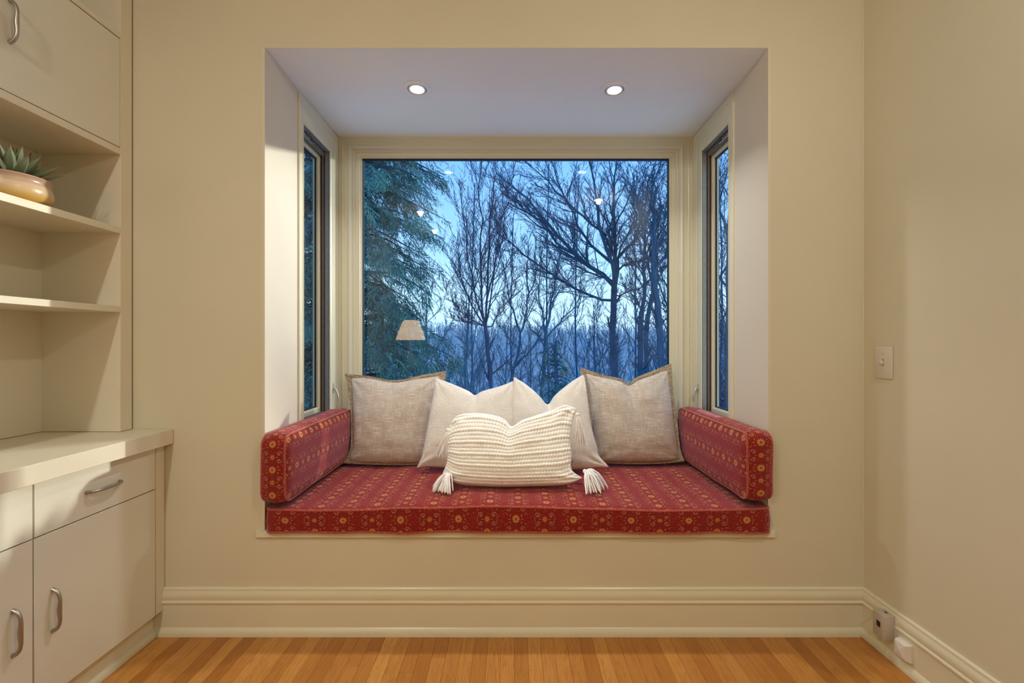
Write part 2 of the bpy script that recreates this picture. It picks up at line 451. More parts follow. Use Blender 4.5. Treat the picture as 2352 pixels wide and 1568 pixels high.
tag(boxes('wall_back', [(XL - T, OX0, YW, YW + T, 0, ZC), (OX1, XR + T, YW, YW + T, 0, ZC), (OX0, OX1, YW, YW + T, OZ1, ZC), (OX0, OX1, YW, YW + T, -.2, OZ0 - 0.0295)], M['wall']), kind='structure')
tag(box('wall_right', (XR, XR + T, YB, YW, -0.0, ZC), M['wall']), kind='structure')
tag(box('wall_left', (XL - T, XL, YB, YW, 0, ZC), M['wall']), kind='structure')
tag(box('wall_rear', (XL - T, XR + T, YB - T, YB, 0, ZC), M['wall']), kind='structure')
tag(box('ceiling', (XL - T, XR + T, YB - T, YW + T, ZC, ZC + T), M['ceil']), kind='structure')
# bay ceiling (falls slightly towards the window)
V = [(OX0, YW, OZ1), (OX1, YW, OZ1), (OX1, YBAY + .2, ZBAY), (OX0, YBAY + .2, ZBAY)]
V[0] = (OX0 - .0, YW + .0005, OZ1)
V += [(a, b_, 2.8) for (a, b_, c) in V]
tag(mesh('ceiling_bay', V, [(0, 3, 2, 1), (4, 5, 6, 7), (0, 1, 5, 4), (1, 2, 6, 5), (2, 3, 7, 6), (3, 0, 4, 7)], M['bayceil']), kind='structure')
SY0, SY1, SZ0, SZ1 = 2.36, 2.70, 0.86, 2.426            # side window openings
def side_wall(name, s, x):
    xo = x + s * .09
    a, b_ = min(x, xo), max(x, xo)
    return tag(boxes(name, [(a, b_, YW + T * .999, SY0, OZ0 - .15, 2.8), (a, b_, SY1, YBAY + .13, OZ0 - .15, 2.8), (a, b_, SY0, SY1, SZ1, 2.8), (a, b_, SY0, SY1, OZ0 - .15, SZ0)], M['jamb']), kind='structure')
side_wall('wall_bay_left', -1, OX0); side_wall('wall_bay_right', 1, OX1)
# the plastered reveal that lines the thickness of the main wall
tag(boxes('trim_2', [(OX0 - .012, OX0 + .0006, YW - .0004, YW + T, OZ0 + .001, OZ1 - .0005)], M['jamb']), kind='structure')
tag(boxes('trim_3', [(OX1 - .0006, OX1 + .012, YW - .0004, YW + T, OZ0 + .001, OZ1 - .0005)], M['jamb']), kind='structure')
GX0, GX1, GZ0, GZ1 = -0.9576, 0.9824, 0.80, 2.450       # back glass
tag(boxes('wall_bay_back', [(OX0 - .09, OX1 + .09, YBAY + .05, YBAY + .2, OZ0 - .15, GZ0 - .05)], M['jamb']), kind='structure')
# window seat platform + sill board
sl = boxes('trim_1', [(OX0, OX1, YW + .004, YBAY + .2, OZ0 - .029, OZ0), (-1.135, 1.151, YW - .013, YW + .01, .429, OZ0)], M['trim'], bev=.002); tag(sl, kind='structure')

# ---- baseboards
BP = [(0, 0.024), (0.012, 0.024), (0.024, 0.021), (0.031, 0.0165), (0.034, 0.0145), (0.036, 0.0125), (0.138, 0.0125), (0.141, 0.0175), (0.146, 0.0190), (0.151, 0.0175), (0.154, 0.0135), (0.160, 0.0150), (0.172, 0.0165), (0.184, 0.0145), (0.192, 0.0105), (0.196, 0.0095), (0.199, 0.0100), (0.203, 0.0095), (0.207, 0.006), (0.208, 0.0)]
def baseboard(name, fn, a, b_):
    n = len(BP); V = [fn(a, d, z) for z, d in BP] + [fn(b_, d, z) for z, d in BP] + [fn(a, 0, 0), fn(b_, 0, 0)]
    Fc = [(i, i + 1, n + i + 1, n + i) for i in range(n - 1)] + [tuple(range(n)) + (2 * n,), tuple(range(2 * n - 1, n - 1, -1)) + (2 * n + 1,)]
    return tag(mesh(name, V, Fc, M['trim'], None, 25), kind='structure')
baseboard('baseboard_back', lambda s, d, z: (s, YW - d, z), -1.60, XR)
baseboard('baseboard_right', lambda s, d, z: (XR - d, s, z), YW, YB)
baseboard('baseboard_rear', lambda s, d, z: (s, YB + d, z), XL, XR)
# caulked corner bead between back and right wall
tag(tubes('trim_4', [([(XR - .001, YW - .001, .21), (XR - .001, YW - .001, ZC)], .0035)], M['wall'], sides=6), kind='structure')

# ------------------------------------------------------------------ mitred frames
def ring_frame(name, rect_in, widths, prof, axis, s, mat, parent):
    """rect_in=(a0,a1,z0,z1): sight opening, widths=(left,right,bottom,top) of the profile; prof=[(t 0..1 outward, depth)] ; axis maps (a,d,z)->xyz"""
    a0, a1, z0, z1 = rect_in; wl, wr, wb, wt = widths; V = []; n = len(prof)
    for (t, d) in prof:
        V += [axis(a0 - wl * t, d, z0 - wb * t), axis(a1 + wr * t, d, z0 - wb * t), axis(a1 + wr * t, d, z1 + wt * t), axis(a0 - wl * t, d, z1 + wt * t)]
    Fc = []
    for i in range(n):
        j = (i + 1) % n
        for k in range(4):
            Fc.append((i * 4 + k, i * 4 + (k + 1) % 4, j * 4 + (k + 1) % 4, j * 4 + k))
    bm = bmesh.new(); vv = [bm.verts.new(v) for v in V]
    for f in Fc: bm.faces.new([vv[i] for i in f])
    return bm_obj(name, bm, mat, parent, 12)

# back picture window
wb = empty('window_1', (0, YBAY, GZ0), kind='structure'); wb.location = (0, 0, 0)
axb = lambda a, d, z: (a, YBAY + d, z)
YG = 2.87
wdt = (abs(OX0 - GX0) + .002, OX1 - GX1 + .002, .12, ZBAY - GZ1 + .012)
ring_frame('casing', (GX0, GX1, GZ0, GZ1), wdt,
           [(0.0, .050), (0.0, .038), (.03, .034), (.06, .034), (.075, .028), (.24, .026), (.26, .016), (.30, .012), (.35, .014), (.37, .006), (.40, -.002), (.46, -.006), (.52, -.003), (.54, .002), (.70, .002), (.72, -.003), (.76, -.004), (.79, .0), (.99, .0), (1.0, .0), (1.0, .050)], axb, 1, M['trim'], wb)
ring_frame('gasket', (GX0 + .004, GX1 - .004, GZ0 + .004, GZ1 - .006), (.01, .01, .01, .01), [(0, .046), (1, .046), (1, .052), (0, .052)], axb, 1, M['black'], wb)
box('glass', (GX0 - .01, GX1 + .01, YG, YG + .005, GZ0 - .01, GZ1 + .01), M['glass'], wb)
ring_frame('outer_frame', (GX0 + .0, GX1 - .0, GZ0, GZ1), (.16, .16, .16, .14), [(0, .056), (1, .056), (1, .085), (0, .085)], axb, 1, M['black'], wb)

# side casement windows
def side_window(name, s, x):
    r = empty(name, kind='structure')
    ax = lambda a, d, z: (x + s * d, a, z)
    ring_frame('casing', (SY0, SY1, SZ0, SZ1), (.056, YBAY - SY1 + .0, .07, OZ1 - SZ1 - .022),
               [(0, .03), (0, -.006), (.10, -.009), (.2, -.009), (.22, -.006), (.55, -.006), (.58, -.009), (.70, -.0095), (.80, -.007), (.84, -.009), (.97, -.009), (1, -.006), (1, .001)], ax, s, M['trim'], r)
    ring_frame('screen_track', (SY0 + .001, SY1 - .001, SZ0 + .001, SZ1 - .004), (.012, .012, .012, .012), [(0, .002), (1, .002), (1, .026), (0, .026)], ax, s, M['track'], r)
    ring_frame('gasket', (SY0 + .003, SY1 - .003, SZ0 + .003, SZ1 - .006), (.014, .014, .014, .014), [(0, .026), (1, .026), (1, .031), (0, .031)], ax, s, M['black'], r)
    ring_frame('screen_frame', (SY0 + .006, SY1 - .006, SZ0 + .02, SZ1 - .034), (.02, .02, .02, .032), [(0, .031), (.8, .026), (1, .026), (1, .041), (0, .041)], ax, s, M['screen'], r)
    # two little slide latches on the head rail of the screen
    for (ya, yb, m) in ((2.43, 2.475, 'lever'), (2.485, 2.53, 'black')):
        d0, d1 = x + s * .022, x + s * .032
        lt = box('latch', (min(d0, d1), max(d0, d1), ya, yb, SZ1 - .030, SZ1 - .012), M['lever'], r, .001)
        d0 = x + s * .0205
        box('slot', (min(d0, d1), max(d0, d1), ya + .005, yb - .005, SZ1 - .026, SZ1 - .016), M['screen' if m == 'lever' else 'black'], lt)
    ring_frame('wood_stop', (SY0 + .003, SY1 - .003, SZ0 + .003, SZ1 - .003), (.02, .02, .02, .02), [(0, .041), (1, .041), (1, .052), (0, .052)], ax, s, M['brown'], r)
    ring_frame('sash', (SY0 + .02, SY1 - .022, SZ0 + .045, SZ1 - .05), (.05, .05, .06, .07), [(0, .070), (0, .058), (.12, .052), (1, .052), (1, .088), (0.05, .088), (0, .080)], ax, s, M['trim'], r)
    ring_frame('spacer', (SY0 + .026, SY1 - .026, SZ0 + .051, SZ1 - .056), (.012, .012, .012, .012), [(0, .068), (1, .068), (1, .078), (0, .078)], ax, s, M['black'], r)
    g0, g1 = x + s * .070, x + s * .075
    box('glass', (min(g0, g1), max(g0, g1), SY0 + .01, SY1 - .012, SZ0 + .035, SZ1 - .04), M['glass'], r)
    ring_frame('outer_frame', (SY0 - .0, SY1, SZ0, SZ1), (.05, .05, .05, .05), [(0, .089), (1, .089), (1, .10), (0, .10)], ax, s, M['exterior'], r)
    # lever lock on the far casing
    yl = 2.745; zc = H - (905 - 788) * 2.75 / F + .02
    lv = box('lock_plate', (min(x - s * .006, x - s * .010), max(x - s * .006, x - s * .010), yl - .006, yl + .006, zc - .012, zc + .046), M['lever'], r, .001)
    pts = [(x - s * .006, yl, zc + .012), (x - s * .018, yl - .002, zc + .014), (x - s * .028, yl - .004, zc - .004), (x - s * .036, yl - .006, zc - .03), (x - s * .038, yl - .006, zc - .062)]
    P = catmull(pts, 14)
    tubes('lock_lever', [(P, np.interp(np.linspace(0, 1, 14), [0, .2, .5, .9, 1], [.006, .0075, .007, .0055, .004]))], M['lever'], lv)
    return r
side_window('window_2', -1, OX0)
side_window('window_3', 1, OX1)

# ------------------------------------------------------------------ recessed lights
def downlight(name, x, y, z, label, group, bulb, tilt=0.0, watts=0, col=(1, 1, 1), spread=150, size=.07):
    r = empty(name, (x, y, z), label, 'ceiling light', group)
    r.rotation_euler = (tilt, 0, 0)
    lathe('trim_ring', [(.0475, -.001), (.050, -.004), (.068, -.0035), (.074, -.001), (.074, .002), (.0475, .002)], M['bayceil'], r, 56, closed=True)
    lathe('gap_ring', [(.0445, -.0005), (.0475, -.0005), (.0475, .006), (.0445, .006)], M['black'], r, 56, closed=True)
    lathe('inner_ring', [(.033, .001), (.036, -.0025), (.0435, -.0025), (.0445, -.0005), (.0445, .004), (.033, .004)], M['bayceil'], r, 48, closed=True)
    lathe('lens', [(.0, .002), (.033, -.0002), (.033, .003), (.0, .003)], bulb, r, 40)
    if watts:
        d = bpy.data.lights.new('lamp', 'AREA'); d.shape = 'DISK'; d.size = size; d.energy = watts; d.color = col; d.spread = math.radians(spread)
        o = bpy.data.objects.new('lamp', d); COL.objects.link(o); o.parent = r; o.location = (0, 0, -.012)
        if z > 3:      # added fill lamp under each room fixture, brightens the upper walls
            d = bpy.data.lights.new('lamp', 'POINT'); d.energy = ROOM_FILL; d.color = col; d.shadow_soft_size = .03
            o = bpy.data.objects.new('lamp', d); COL.objects.link(o); o.parent = r; o.location = (0, 0, -.032)
    return r
sl_t = math.atan((OZ1 - ZBAY) / (YBAY + .2 - YW))
downlight('recessed_light', -.493, 2.31, 2.5778, 'left round recessed light in the white ceiling above the window seat', 'bay lights', M['bulb'], -sl_t, BAY_W, (1, .98, .94), 120)
downlight('recessed_light', .515, 2.317, 2.5776, 'right round recessed light in the white ceiling above the window seat', 'bay lights', M['bulb'], -sl_t, BAY_W, (1, .98, .94), 120)
for i, (x, y, k) in enumerate([(1.04, .19, 1), (-1.25, -.32, 1), (-1.23, -1.3, 1)]):
    downlight('recessed_light', x, y, ZC - .001, ('recessed room ceiling light mirrored near the top right of the window', 'recessed room ceiling light mirrored in the evergreen, upper one', 'recessed room ceiling light mirrored in the evergreen, lower one')[i], 'room downlights', M['bulbwarm'], 0, ROOM_W * k, WARM, 170, .1)

# ------------------------------------------------------------------ cabinetry on the left
XF = -1.54      # front plane of base units
def pull(name, p0, p1, out, parent, thick=.0062, proj=.030):
    p0, p1, out = Vector(p0), Vector(p1), Vector(out)
    n = 24; P = []; R = []
    for i in range(n):
        t = i / (n - 1); a = (t - .5) * 2
        h = proj * (1 - abs(a) ** 3.2) ** .55 if abs(a) < 1 else 0
        mid = 1 - abs(a)
        sag = -.16 * math.exp(-(a / .45) ** 2)
        P.append(p0.lerp(p1, t) + out * (h * (1 + sag)))
        R.append(thick * (.82 + .30 * math.exp(-(a / .35) ** 2) + .25 * abs(a) ** 6))
    return tubes(name, [(P, R)], M['pull'], parent, 12)
def base_unit(y0, y1, label, filler):
    r = empty('base_cabinet', (0, 0, 0), label, 'cabinet', 'base cabinets under the worktop')
    boxes('carcass', [(XL + .001, XF - .02, y0 + .001, y0 + .018, .11, .838), (XL + .001, XF - .02, y1 - .018, y1 - .001, .11, .838), (XL + .001, XF - .02, y0 + .018, y1 - .018, .11, .128), (XL + .001, XL + .012, y0 + .018, y1 - .018, .128, .838), (XL + .012, XF - .024, y0 + .018, y1 - .018, .645, .66), (XL + .012, XF - .024, y0 + .018, y1 - .018, .82, .838)], M['cabinet'], r)
    d = box('drawer_front', (XF - .019, XF, y0 + .0022, y1 - .0022, .6575, .835), M['cabface'], r, .0012)
    ym = (y0 + y1) / 2
    pull('handle', (XF - .002, ym - .07, .745), (XF - .002, ym + .07, .745), (1, 0, 0), d)
    dr = box('door', (XF - .019, XF, y0 + .0022, y1 - .0022, .112, .6535), M['cabface'], r, .0012)
    return r, dr
YS = 1.948; YM = 1.452
r1, d1 = base_unit(YM, YS, 'cream base cabinet with drawer and door nearest the window wall', True)
pull('handle', (XF - .002, 1.512, .462), (XF - .002, 1.512, .322), (1, 0, 0), d1)
r2, d2 = base_unit(.956, YM, 'cream base cabinet partly cut off at the left edge of the photo', False)
pull('handle', (XF - .002, 1.392, .462), (XF - .002, 1.392, .322), (1, 0, 0), d2)
fp = box('filler_panel', (XF - .019, XF, YS + .001, YW - .003, .112, .838), M['cabinet'], r1, .001)
for (rr, a, b_) in ((r1, YM, YW - .014), (r2, .956, YM)):
    box('toe_kick', (XF - .055, XF - .042, a, b_, 0, .11), M['cabinet'], rr)
    V = []; Pq = [(0, 0), (.020, 0), (.020, .010), (.017, .020), (.010, .027), (0, .030)]
    for y in (a, b_): V += [(XF - .042 + u, y, z) for u, z in Pq]
    n = len(Pq)
    mesh('shoe_moulding', V, [(i, (i + 1) % n, (i + 1) % n + n, i + n) for i in range(n)] + [tuple(range(n - 1, -1, -1)), tuple(range(n, 2 * n))], M['trim'], rr, 30)
wt = box('worktop', (XL + .001, -1.502, .93, YW - .002, .841, .904), M['cabinet'], None, .0015)
tag(wt, 'cream laminate worktop on the base cabinets, below the open shelves', 'worktop')
# bookcase above
XU = -1.68; ZT = ZC - .004
bk = empty('bookcase', (0, 0, 0), 'tall cream built-in bookcase with open shelves and upper doors beside the window wall', 'bookcase')
box('side_panel', (XL + .012, XU - .001, 1.935, 1.953, .906, ZT), M['cabinet'], bk)
box('side_panel', (XL + .012, XU, .93, .948, .906, ZT), M['cabinet'], bk)
box('back_panel', (XL + .001, XL + .012, .93, 1.953, .906, ZT), M['cabinet'], bk)
box('face_stile', (XU - .019, XU, 1.9355, 1.992, .906, ZT), M['cabinet'], bk, .001)
for (z0, z1) in ((1.415, 1.440), (1.751, 1.778), (2.088, 2.116), (2.584, 2.606)):
    box('shelf', (XL + .012, XU, .948, 1.935, z0, z1), M['cabinet'], bk, .0008)
for (a, b_, hy) in ((1.4415 + .001, 1.9335, 1.509), (.950, 1.4385, 1.385)):
    d = box('door', (XU - .019, XU - .0005, a, b_, 2.1195, 2.580), M['cabface'], bk, .0012)
    pull('handle', (XU - .002, hy, 2.425), (XU - .002, hy, 2.285), (1, 0, 0), d)

# potted agave
PX, PY, PZ = -1.795, 1.615, 1.778
pot = empty('potted_agave', (PX, PY, PZ), 'green agave in a pink and amber glazed bowl on the shelf', 'potted plant')
lathe('pot', [(.0, 0), (.062, 0), (.085, .004), (.105, .018), (.112, .037), (.111, .053), (.105, .070), (.1035, .078), (.107, .086), (.109, .090), (.107, .094), (.101, .093), (.097, .085), (.092, .076), (.0, .076)], M['glaze'], pot, 64)
lathe('soil', [(0, .070), (.092, .070), (.090, .080), (0, .084)], M['soil'], pot, 24)
def leaf(az, elv, L, wd, curl):
    n = 10; V = []; uvs = []; Fc = []
    d = Vector((math.cos(az), math.sin(az), 0)); side = Vector((-math.sin(az), math.cos(az), 0)); p = Vector((0, 0, .076)) + d * .012; e = elv
    for i in range(n + 1):
        t = i / n
        ww = wd * (np.interp(t, [0, .15, .45, .7, .88, .95, 1], [.55, .66, 1, .78, .30, .10, .02]))
        tang = d * math.cos(e) + Vector((0, 0, 1)) * math.sin(e); nrm = -d * math.sin(e) + Vector((0, 0, 1)) * math.cos(e)
        cup = ww * .35
        for (a, c) in ((-1, cup), (-.5, .2 * cup), (0, 0), (.5, .2 * cup), (1, cup), (.5, -.25 * ww - .001), (-.5, -.25 * ww - .001)):
            V.append(p + side * (a * ww) + nrm * c); uvs.append((a * .5 + .5, t))
        p = p + tang * (L / n); e += curl / n
    for i in range(n):
        for k in range(7):
            a = i * 7 + k; b_ = i * 7 + (k + 1) % 7
            Fc.append((a, b_, b_ + 7, a + 7))
    Fc.append(tuple(range(7))); Fc.append(tuple(n * 7 + k for k in range(6, -1, -1)))
    return V, Fc, uvs
k = 0
for ring, (cnt, e0, L0, w0) in enumerate(((8, .48, .145, .0165), (8, .80, .14, .0175), (7, 1.08, .142, .016), (4, 1.36, .132, .014))):
    for i in range(cnt):
        az = 2 * PI * i / cnt + ring * .47 + random.uniform(-.12, .12) - .35
        V, Fc, uvs = leaf(az, e0 + random.uniform(-.08, .08), L0 * random.uniform(.9, 1.1), w0 * random.uniform(.9, 1.1), .25)
        mesh('leaf', V, Fc, M['agave'], pot, 45, uvs)

# ------------------------------------------------------------------ cushions
def rounded_cushion(L, Wd, Th, r=.03, crown=.02, side_bulge=.008, res=.02, wave=.003, seed=0, swap=False):
    """L along x, Wd along y, Th along z; panels are +-z faces. returns verts, faces, loopuv, piping loops"""
    def axis(n_, a): return np.linspace(-a / 2, a / 2, n_ + 1)
    nx, ny, nz = max(4, int(L / res)), max(4, int(Wd / res)), max(4, int(Th / res))
    V = []; Fc = []; UV = []
    def fix(p):
        q = Vector(p); hx, hy, hz = L / 2, Wd / 2, Th / 2
        c = Vector((max(-hx + r, min(hx - r, q.x)), max(-hy + r, min(hy - r, q.y)), q.z))
        d = q - c
        if d.length > 1e-9:   # rounded vertical corners only in plan
            m = max(abs(d.x), abs(d.y)); d2 = d.normalized() * m; q = c + d2
        fx, fy, fz = 1 - (p[0] / hx) ** 2, 1 - (p[1] / hy) ** 2, 1 - (p[2] / hz) ** 2
        fx, fy, fz = max(fx, 0), max(fy, 0), max(fz, 0)
        nn = noise.noise(Vector((q.x * 5 + seed, q.y * 5, q.z * 5))) * wave
        q.z += (p[2] / hz) * (crown * fx ** .35 * fy ** .35 + nn * 1.2) 
        edge = (1 - (1 - fz) ** 2)
        q.y += (1 if p[1] > 0 else -1) * (abs(p[1]) / hy) ** 6 * (side_bulge * fz + nn)
        q.x += (1 if p[0] > 0 else -1) * (abs(p[0]) / hx) ** 6 * (side_bulge * fz + nn)
        # sag of the seam lines
        q.z += wave * 1.5 * math.sin(q.x * 4.1 + seed) * (1 if p[2] > 0 else .2)
        return q
    def grid(us, vs, fn, uvf, flip=False):
        o = len(V); nu, nv = len(us), len(vs)
        for v in vs:
            for u in us:
                p = fn(u, v); V.append(fix(p)); UV.append(uvf(u, v))
        for j in range(nv - 1):
            for i in range(nu - 1):
                a = o + j * nu + i; f = (a, a + 1, a + nu + 1, a + nu)
                Fc.append(f[::-1] if flip else f)
    X, Y, Z = axis(nx, L), axis(ny, Wd), axis(nz, Th)
    uvp = (lambda u, v: (v, u)) if swap else (lambda u, v: (u, v))
    grid(X, Y, lambda u, v: (u, v, Th / 2), uvp); grid(X, Y, lambda u, v: (u, v, -Th / 2), uvp, True)
    grid(X, Z, lambda u, v: (u, -Wd / 2, v), lambda u, v: (u + .01, v - .005) if not swap else (v + .125 * 0, u))
    grid(X, Z, lambda u, v: (u, Wd / 2, v), lambda u, v: (u + .01, v) if not swap else (v, u), True)
    grid(Y, Z, lambda u, v: (L / 2, u, v), lambda u, v: (u, v) if not swap else (v, u))
    grid(Y, Z, lambda u, v: (-L / 2, u, v), lambda u, v: (u, v) if not swap else (v, u), True)
    loops = []
    for s in (1, -1):
        lp = []
        for u in X: lp.append(fix((u, -Wd / 2, s * Th / 2)))
        for v in Y[1:]: lp.append(fix((L / 2, v, s * Th / 2)))
        for u in X[::-1][1:]: lp.append(fix((u, Wd / 2, s * Th / 2)))
        for v in Y[::-1][1:-1]: lp.append(fix((-L / 2, v, s * Th / 2)))
        loops.append(lp)
    return V, Fc, UV, loops
def weld(o, d=1e-4):
    bm = bmesh.new(); bm.from_mesh(o.data); bmesh.ops.remove_doubles(bm, verts=bm.verts, dist=d)
    bmesh.ops.recalc_face_normals(bm, faces=bm.faces); bm.to_mesh(o.data); bm.free(); smooth(o.data, 45)
def cushion(name, label, size, loc, mat4, group, clampx=None, **kw):
    V, Fc, UV, loops = rounded_cushion(*size, **kw)
    if clampx:      # the part inside the bay is pressed flat against its side wall
        lo, hi = clampx
        for v in V + [q for l_ in loops for q in l_]:
            wv = mat4 @ v + Vector(loc)
            if wv.y > 1.985: v.z = max(lo - loc[0], min(hi - loc[0], wv.x - loc[0]))
    me = bpy.data.meshes.new(name); R = mat4
    me.from_pydata([tuple(R @ v) for v in V], [], Fc); me.update()
    Lr = me.uv_layers.new(name='UVMap'); vi = np.zeros(len(me.loops), dtype=np.int32); me.loops.foreach_get('vertex_index', vi)
    Lr.data.foreach_set('uv', np.asarray(UV, dtype=np.float32)[vi].ravel())
    o = link(name, me, M['floral'], None, loc); weld(o); tag(o, label, 'cushion', group)
    for lp in loops:
        tubes('piping', [([R @ v for v in lp], .0048, True)], M['piping'], o, 7)
    return o
I3 = Matrix.Identity(3)
# seat cushion: x -1.094..1.13, y 1.965..2.81, z .46...575
cushion('seat_cushion', 'long red floral seat cushion filling the window seat', (2.206, .842, .102), (.0195, 2.392, .4595 + .052), I3, None, r=.03, crown=.016, side_bulge=.005, res=.022, wave=.0055, seed=2.0)
# bolsters: panels face +-x
Rb = Matrix(((0, 0, 1), (1, 0, 0), (0, 1, 0)))     # local x->world y, y->z, z->x
cushion('end_cushion', 'red floral box cushion standing at the left end of the window seat', (.80, .288, .100), (-1.032, 2.345, .592 + .149), Rb, 'end cushions of the window seat', clampx=(OX0 + .002, 9), r=.045, crown=.024, side_bulge=.010, res=.02, wave=.003, seed=5.0, swap=True)
cushion('end_cushion', 'red floral box cushion standing at the right end of the window seat', (.80, .288, .100), (1.055, 2.345, .601 + .149), Rb, 'end cushions of the window seat', clampx=(-9, OX1 - .002), r=.045, crown=.022, side_bulge=.010, res=.02, wave=.003, seed=9.0, swap=True)

# ------------------------------------------------------------------ throw pillows
def pillow_geo(top, right, bottom, left, Y0, Y1, pyb, pyt, T_, n=72, m=72, chop=.5, chw=.12, puff=.5, rip=.004, seed=0, back=1.0, extra=None, chop_u=0.0, decay=2.0):
    """edges in photo pixels, projected on a plane that leans from Y0 (row pyb) to Y1 (row pyt)"""
    zb = H + (788 - pyb) * Y0 / F; zt = H + (788 - pyt) * Y1 / F
    k = (Y1 - Y0) / (zt - zb)
    def onplane(px, py):
        # Y = Y0 + k (z - zb), z = H + (788-py)/F*Y
        q = (788 - py) / F
        Y = (Y0 + k * (H - zb)) / (1 - k * q)
        return np.array([(px - 1180) * Y / F, Y, H + q * Y])
    E = [catmull(e, n + 1 if i % 2 == 0 else m + 1) for i, e in enumerate((top, right, bottom, left))]
    topE, rightE, botE, leftE = E      # top: left->right ; right: top->bottom ; bottom: left->right ; left: top->bottom
    nrm = np.array([0, -1.0, k]); nrm /= np.linalg.norm(nrm)
    G = np.zeros((m + 1, n + 1, 2))
    for j in range(m + 1):
        t = j / m
        for i in range(n + 1):
            s = i / n
            G[j, i] = (1 - t) * topE[i] + t * botE[i] + (1 - s) * leftE[j] + s * rightE[j] - ((1 - s) * (1 - t) * topE[0] + s * (1 - t) * topE[-1] + (1 - s) * t * botE[0] + s * t * botE[-1])
            dv_ = topE[i] - ((1 - s) * topE[0] + s * topE[-1]); G[j, i] += dv_ * ((1 - t) ** decay - (1 - t))
    C = np.array([[onplane(*G[j, i]) for i in range(n + 1)] for j in range(m + 1)])
    def thick(s, t):
        u = 2 * s - 1; v = 1 - 2 * t
        a = max(0, 1 - abs(u) ** 2.4) ** puff * max(0, 1 - abs(v) ** 2.4) ** puff
        f = a
        vv = max(0, (v + .35) / 1.35)
        du = (u - chop_u)
        f *= 1 - chop * math.exp(-(du / (chw + .22 * vv * 0)) ** 2) * vv ** 2.2
        f *= 1 + .10 * math.exp(-((abs(du) - .38) / .2) ** 2) * vv
        return T_ * f
    Vf = np.zeros_like(C); Vb = np.zeros_like(C)
    for j in range(m + 1):
        for i in range(n + 1):
            s, t = i / n, j / m; th = thick(s, t)
            c = C[j, i]; u = 2 * s - 1; v = 1 - 2 * t
            nn = noise.noise(Vector((c[0] * 7 + seed, c[2] * 7, seed))) + .5 * noise.noise(Vector((c[0] * 17 + seed, c[2] * 17, seed)))
            edge = min(1, th / (T_ * .4))
            ex = extra(s, t, c) * edge if extra else 0
            # gathers running in from the corners
            g = 0
            for (cu, cv) in ((-1, -1), (1, -1), (-1, 1), (1, 1)):
                du, dv = (u - cu), (v - cv); rr = math.hypot(du, dv); an = math.atan2(dv * -cv, du * -cu)
                g += math.exp(-(rr / .45) ** 2) * math.cos(an * 9 + seed) * .0045
            Vf[j, i] = c + nrm * (th + (rip * nn + g) * edge + ex)
            Vb[j, i] = c - nrm * (th * back + rip * nn * edge * .5)
    return C, Vf, Vb, nrm, onplane
def pillow(name, label, mat, group, geo, uvs=1.0):
    C, Vf, Vb, nrm, onp = geo; m, n = C.shape[0] - 1, C.shape[1] - 1
    cen = C.reshape(-1, 3).mean(0); base = np.array([cen[0], cen[1], C[:, :, 2].min()])
    V = []; Fc = []; UV = []
    idx = np.zeros((2, m + 1, n + 1), int)
    for sd, A in enumerate((Vf, Vb)):
        for j in range(m + 1):
            for i in range(n + 1):
                if sd == 1 and (i in (0, n) or j in (0, m)): idx[1, j, i] = idx[0, j, i]; continue
                idx[sd, j, i] = len(V); V.append(A[j, i] - base); UV.append((C[j, i, 0] * uvs, C[j, i, 2] * uvs))
    for j in range(m):
        for i in range(n):
            Fc.append((idx[0, j, i], idx[0, j + 1, i], idx[0, j + 1, i + 1], idx[0, j, i + 1]))
            Fc.append((idx[1, j, i], idx[1, j, i + 1], idx[1, j + 1, i + 1], idx[1, j + 1, i]))
    o = mesh(name, V, Fc, mat, None, 0, UV, loc=tuple(base)); tag(o, label, 'pillow', group)
    return o, base
def trim_band(o, base, geo, inner_geo, mat):
    """flat crocheted flange around the seam, between the pillow's edge and the outer outline"""
    Ci = inner_geo[0]; Co = geo[0]; nrm = inner_geo[3]
    def loop(C):
        m, n = C.shape[0] - 1, C.shape[1] - 1
        return [C[0, i] for i in range(n)] + [C[j, n] for j in range(m)] + [C[m, n - i] for i in range(n)] + [C[m - j, 0] for j in range(m)]
    A, B = loop(Ci), loop(Co); N = len(A); V = []; UV = []; Fc = []; acc = 0
    for i in range(N):
        a, b_ = A[i], B[i]; acc += np.linalg.norm(B[i] - B[i - 1])
        for k, (t, d) in enumerate(((-.25, .004), (.1, .004), (.35, .0065), (.6, .004), (.85, .006), (1.0, .0), (.85, -.004), (-.25, -.004))):
            V.append(a + (b_ - a) * t + nrm * (d * (1 + .25 * math.sin(acc * 700 + k))) - base); UV.append((acc, t * .02))
    for i in range(N):
        j = (i + 1) % N
        for k in range(8):
            Fc.append((i * 8 + k, i * 8 + (k + 1) % 8, j * 8 + (k + 1) % 8, j * 8 + k))
    t = mesh('crochet_trim', V, Fc, mat, o, 50, UV); return t

G_ = 'throw pillows on the window seat'
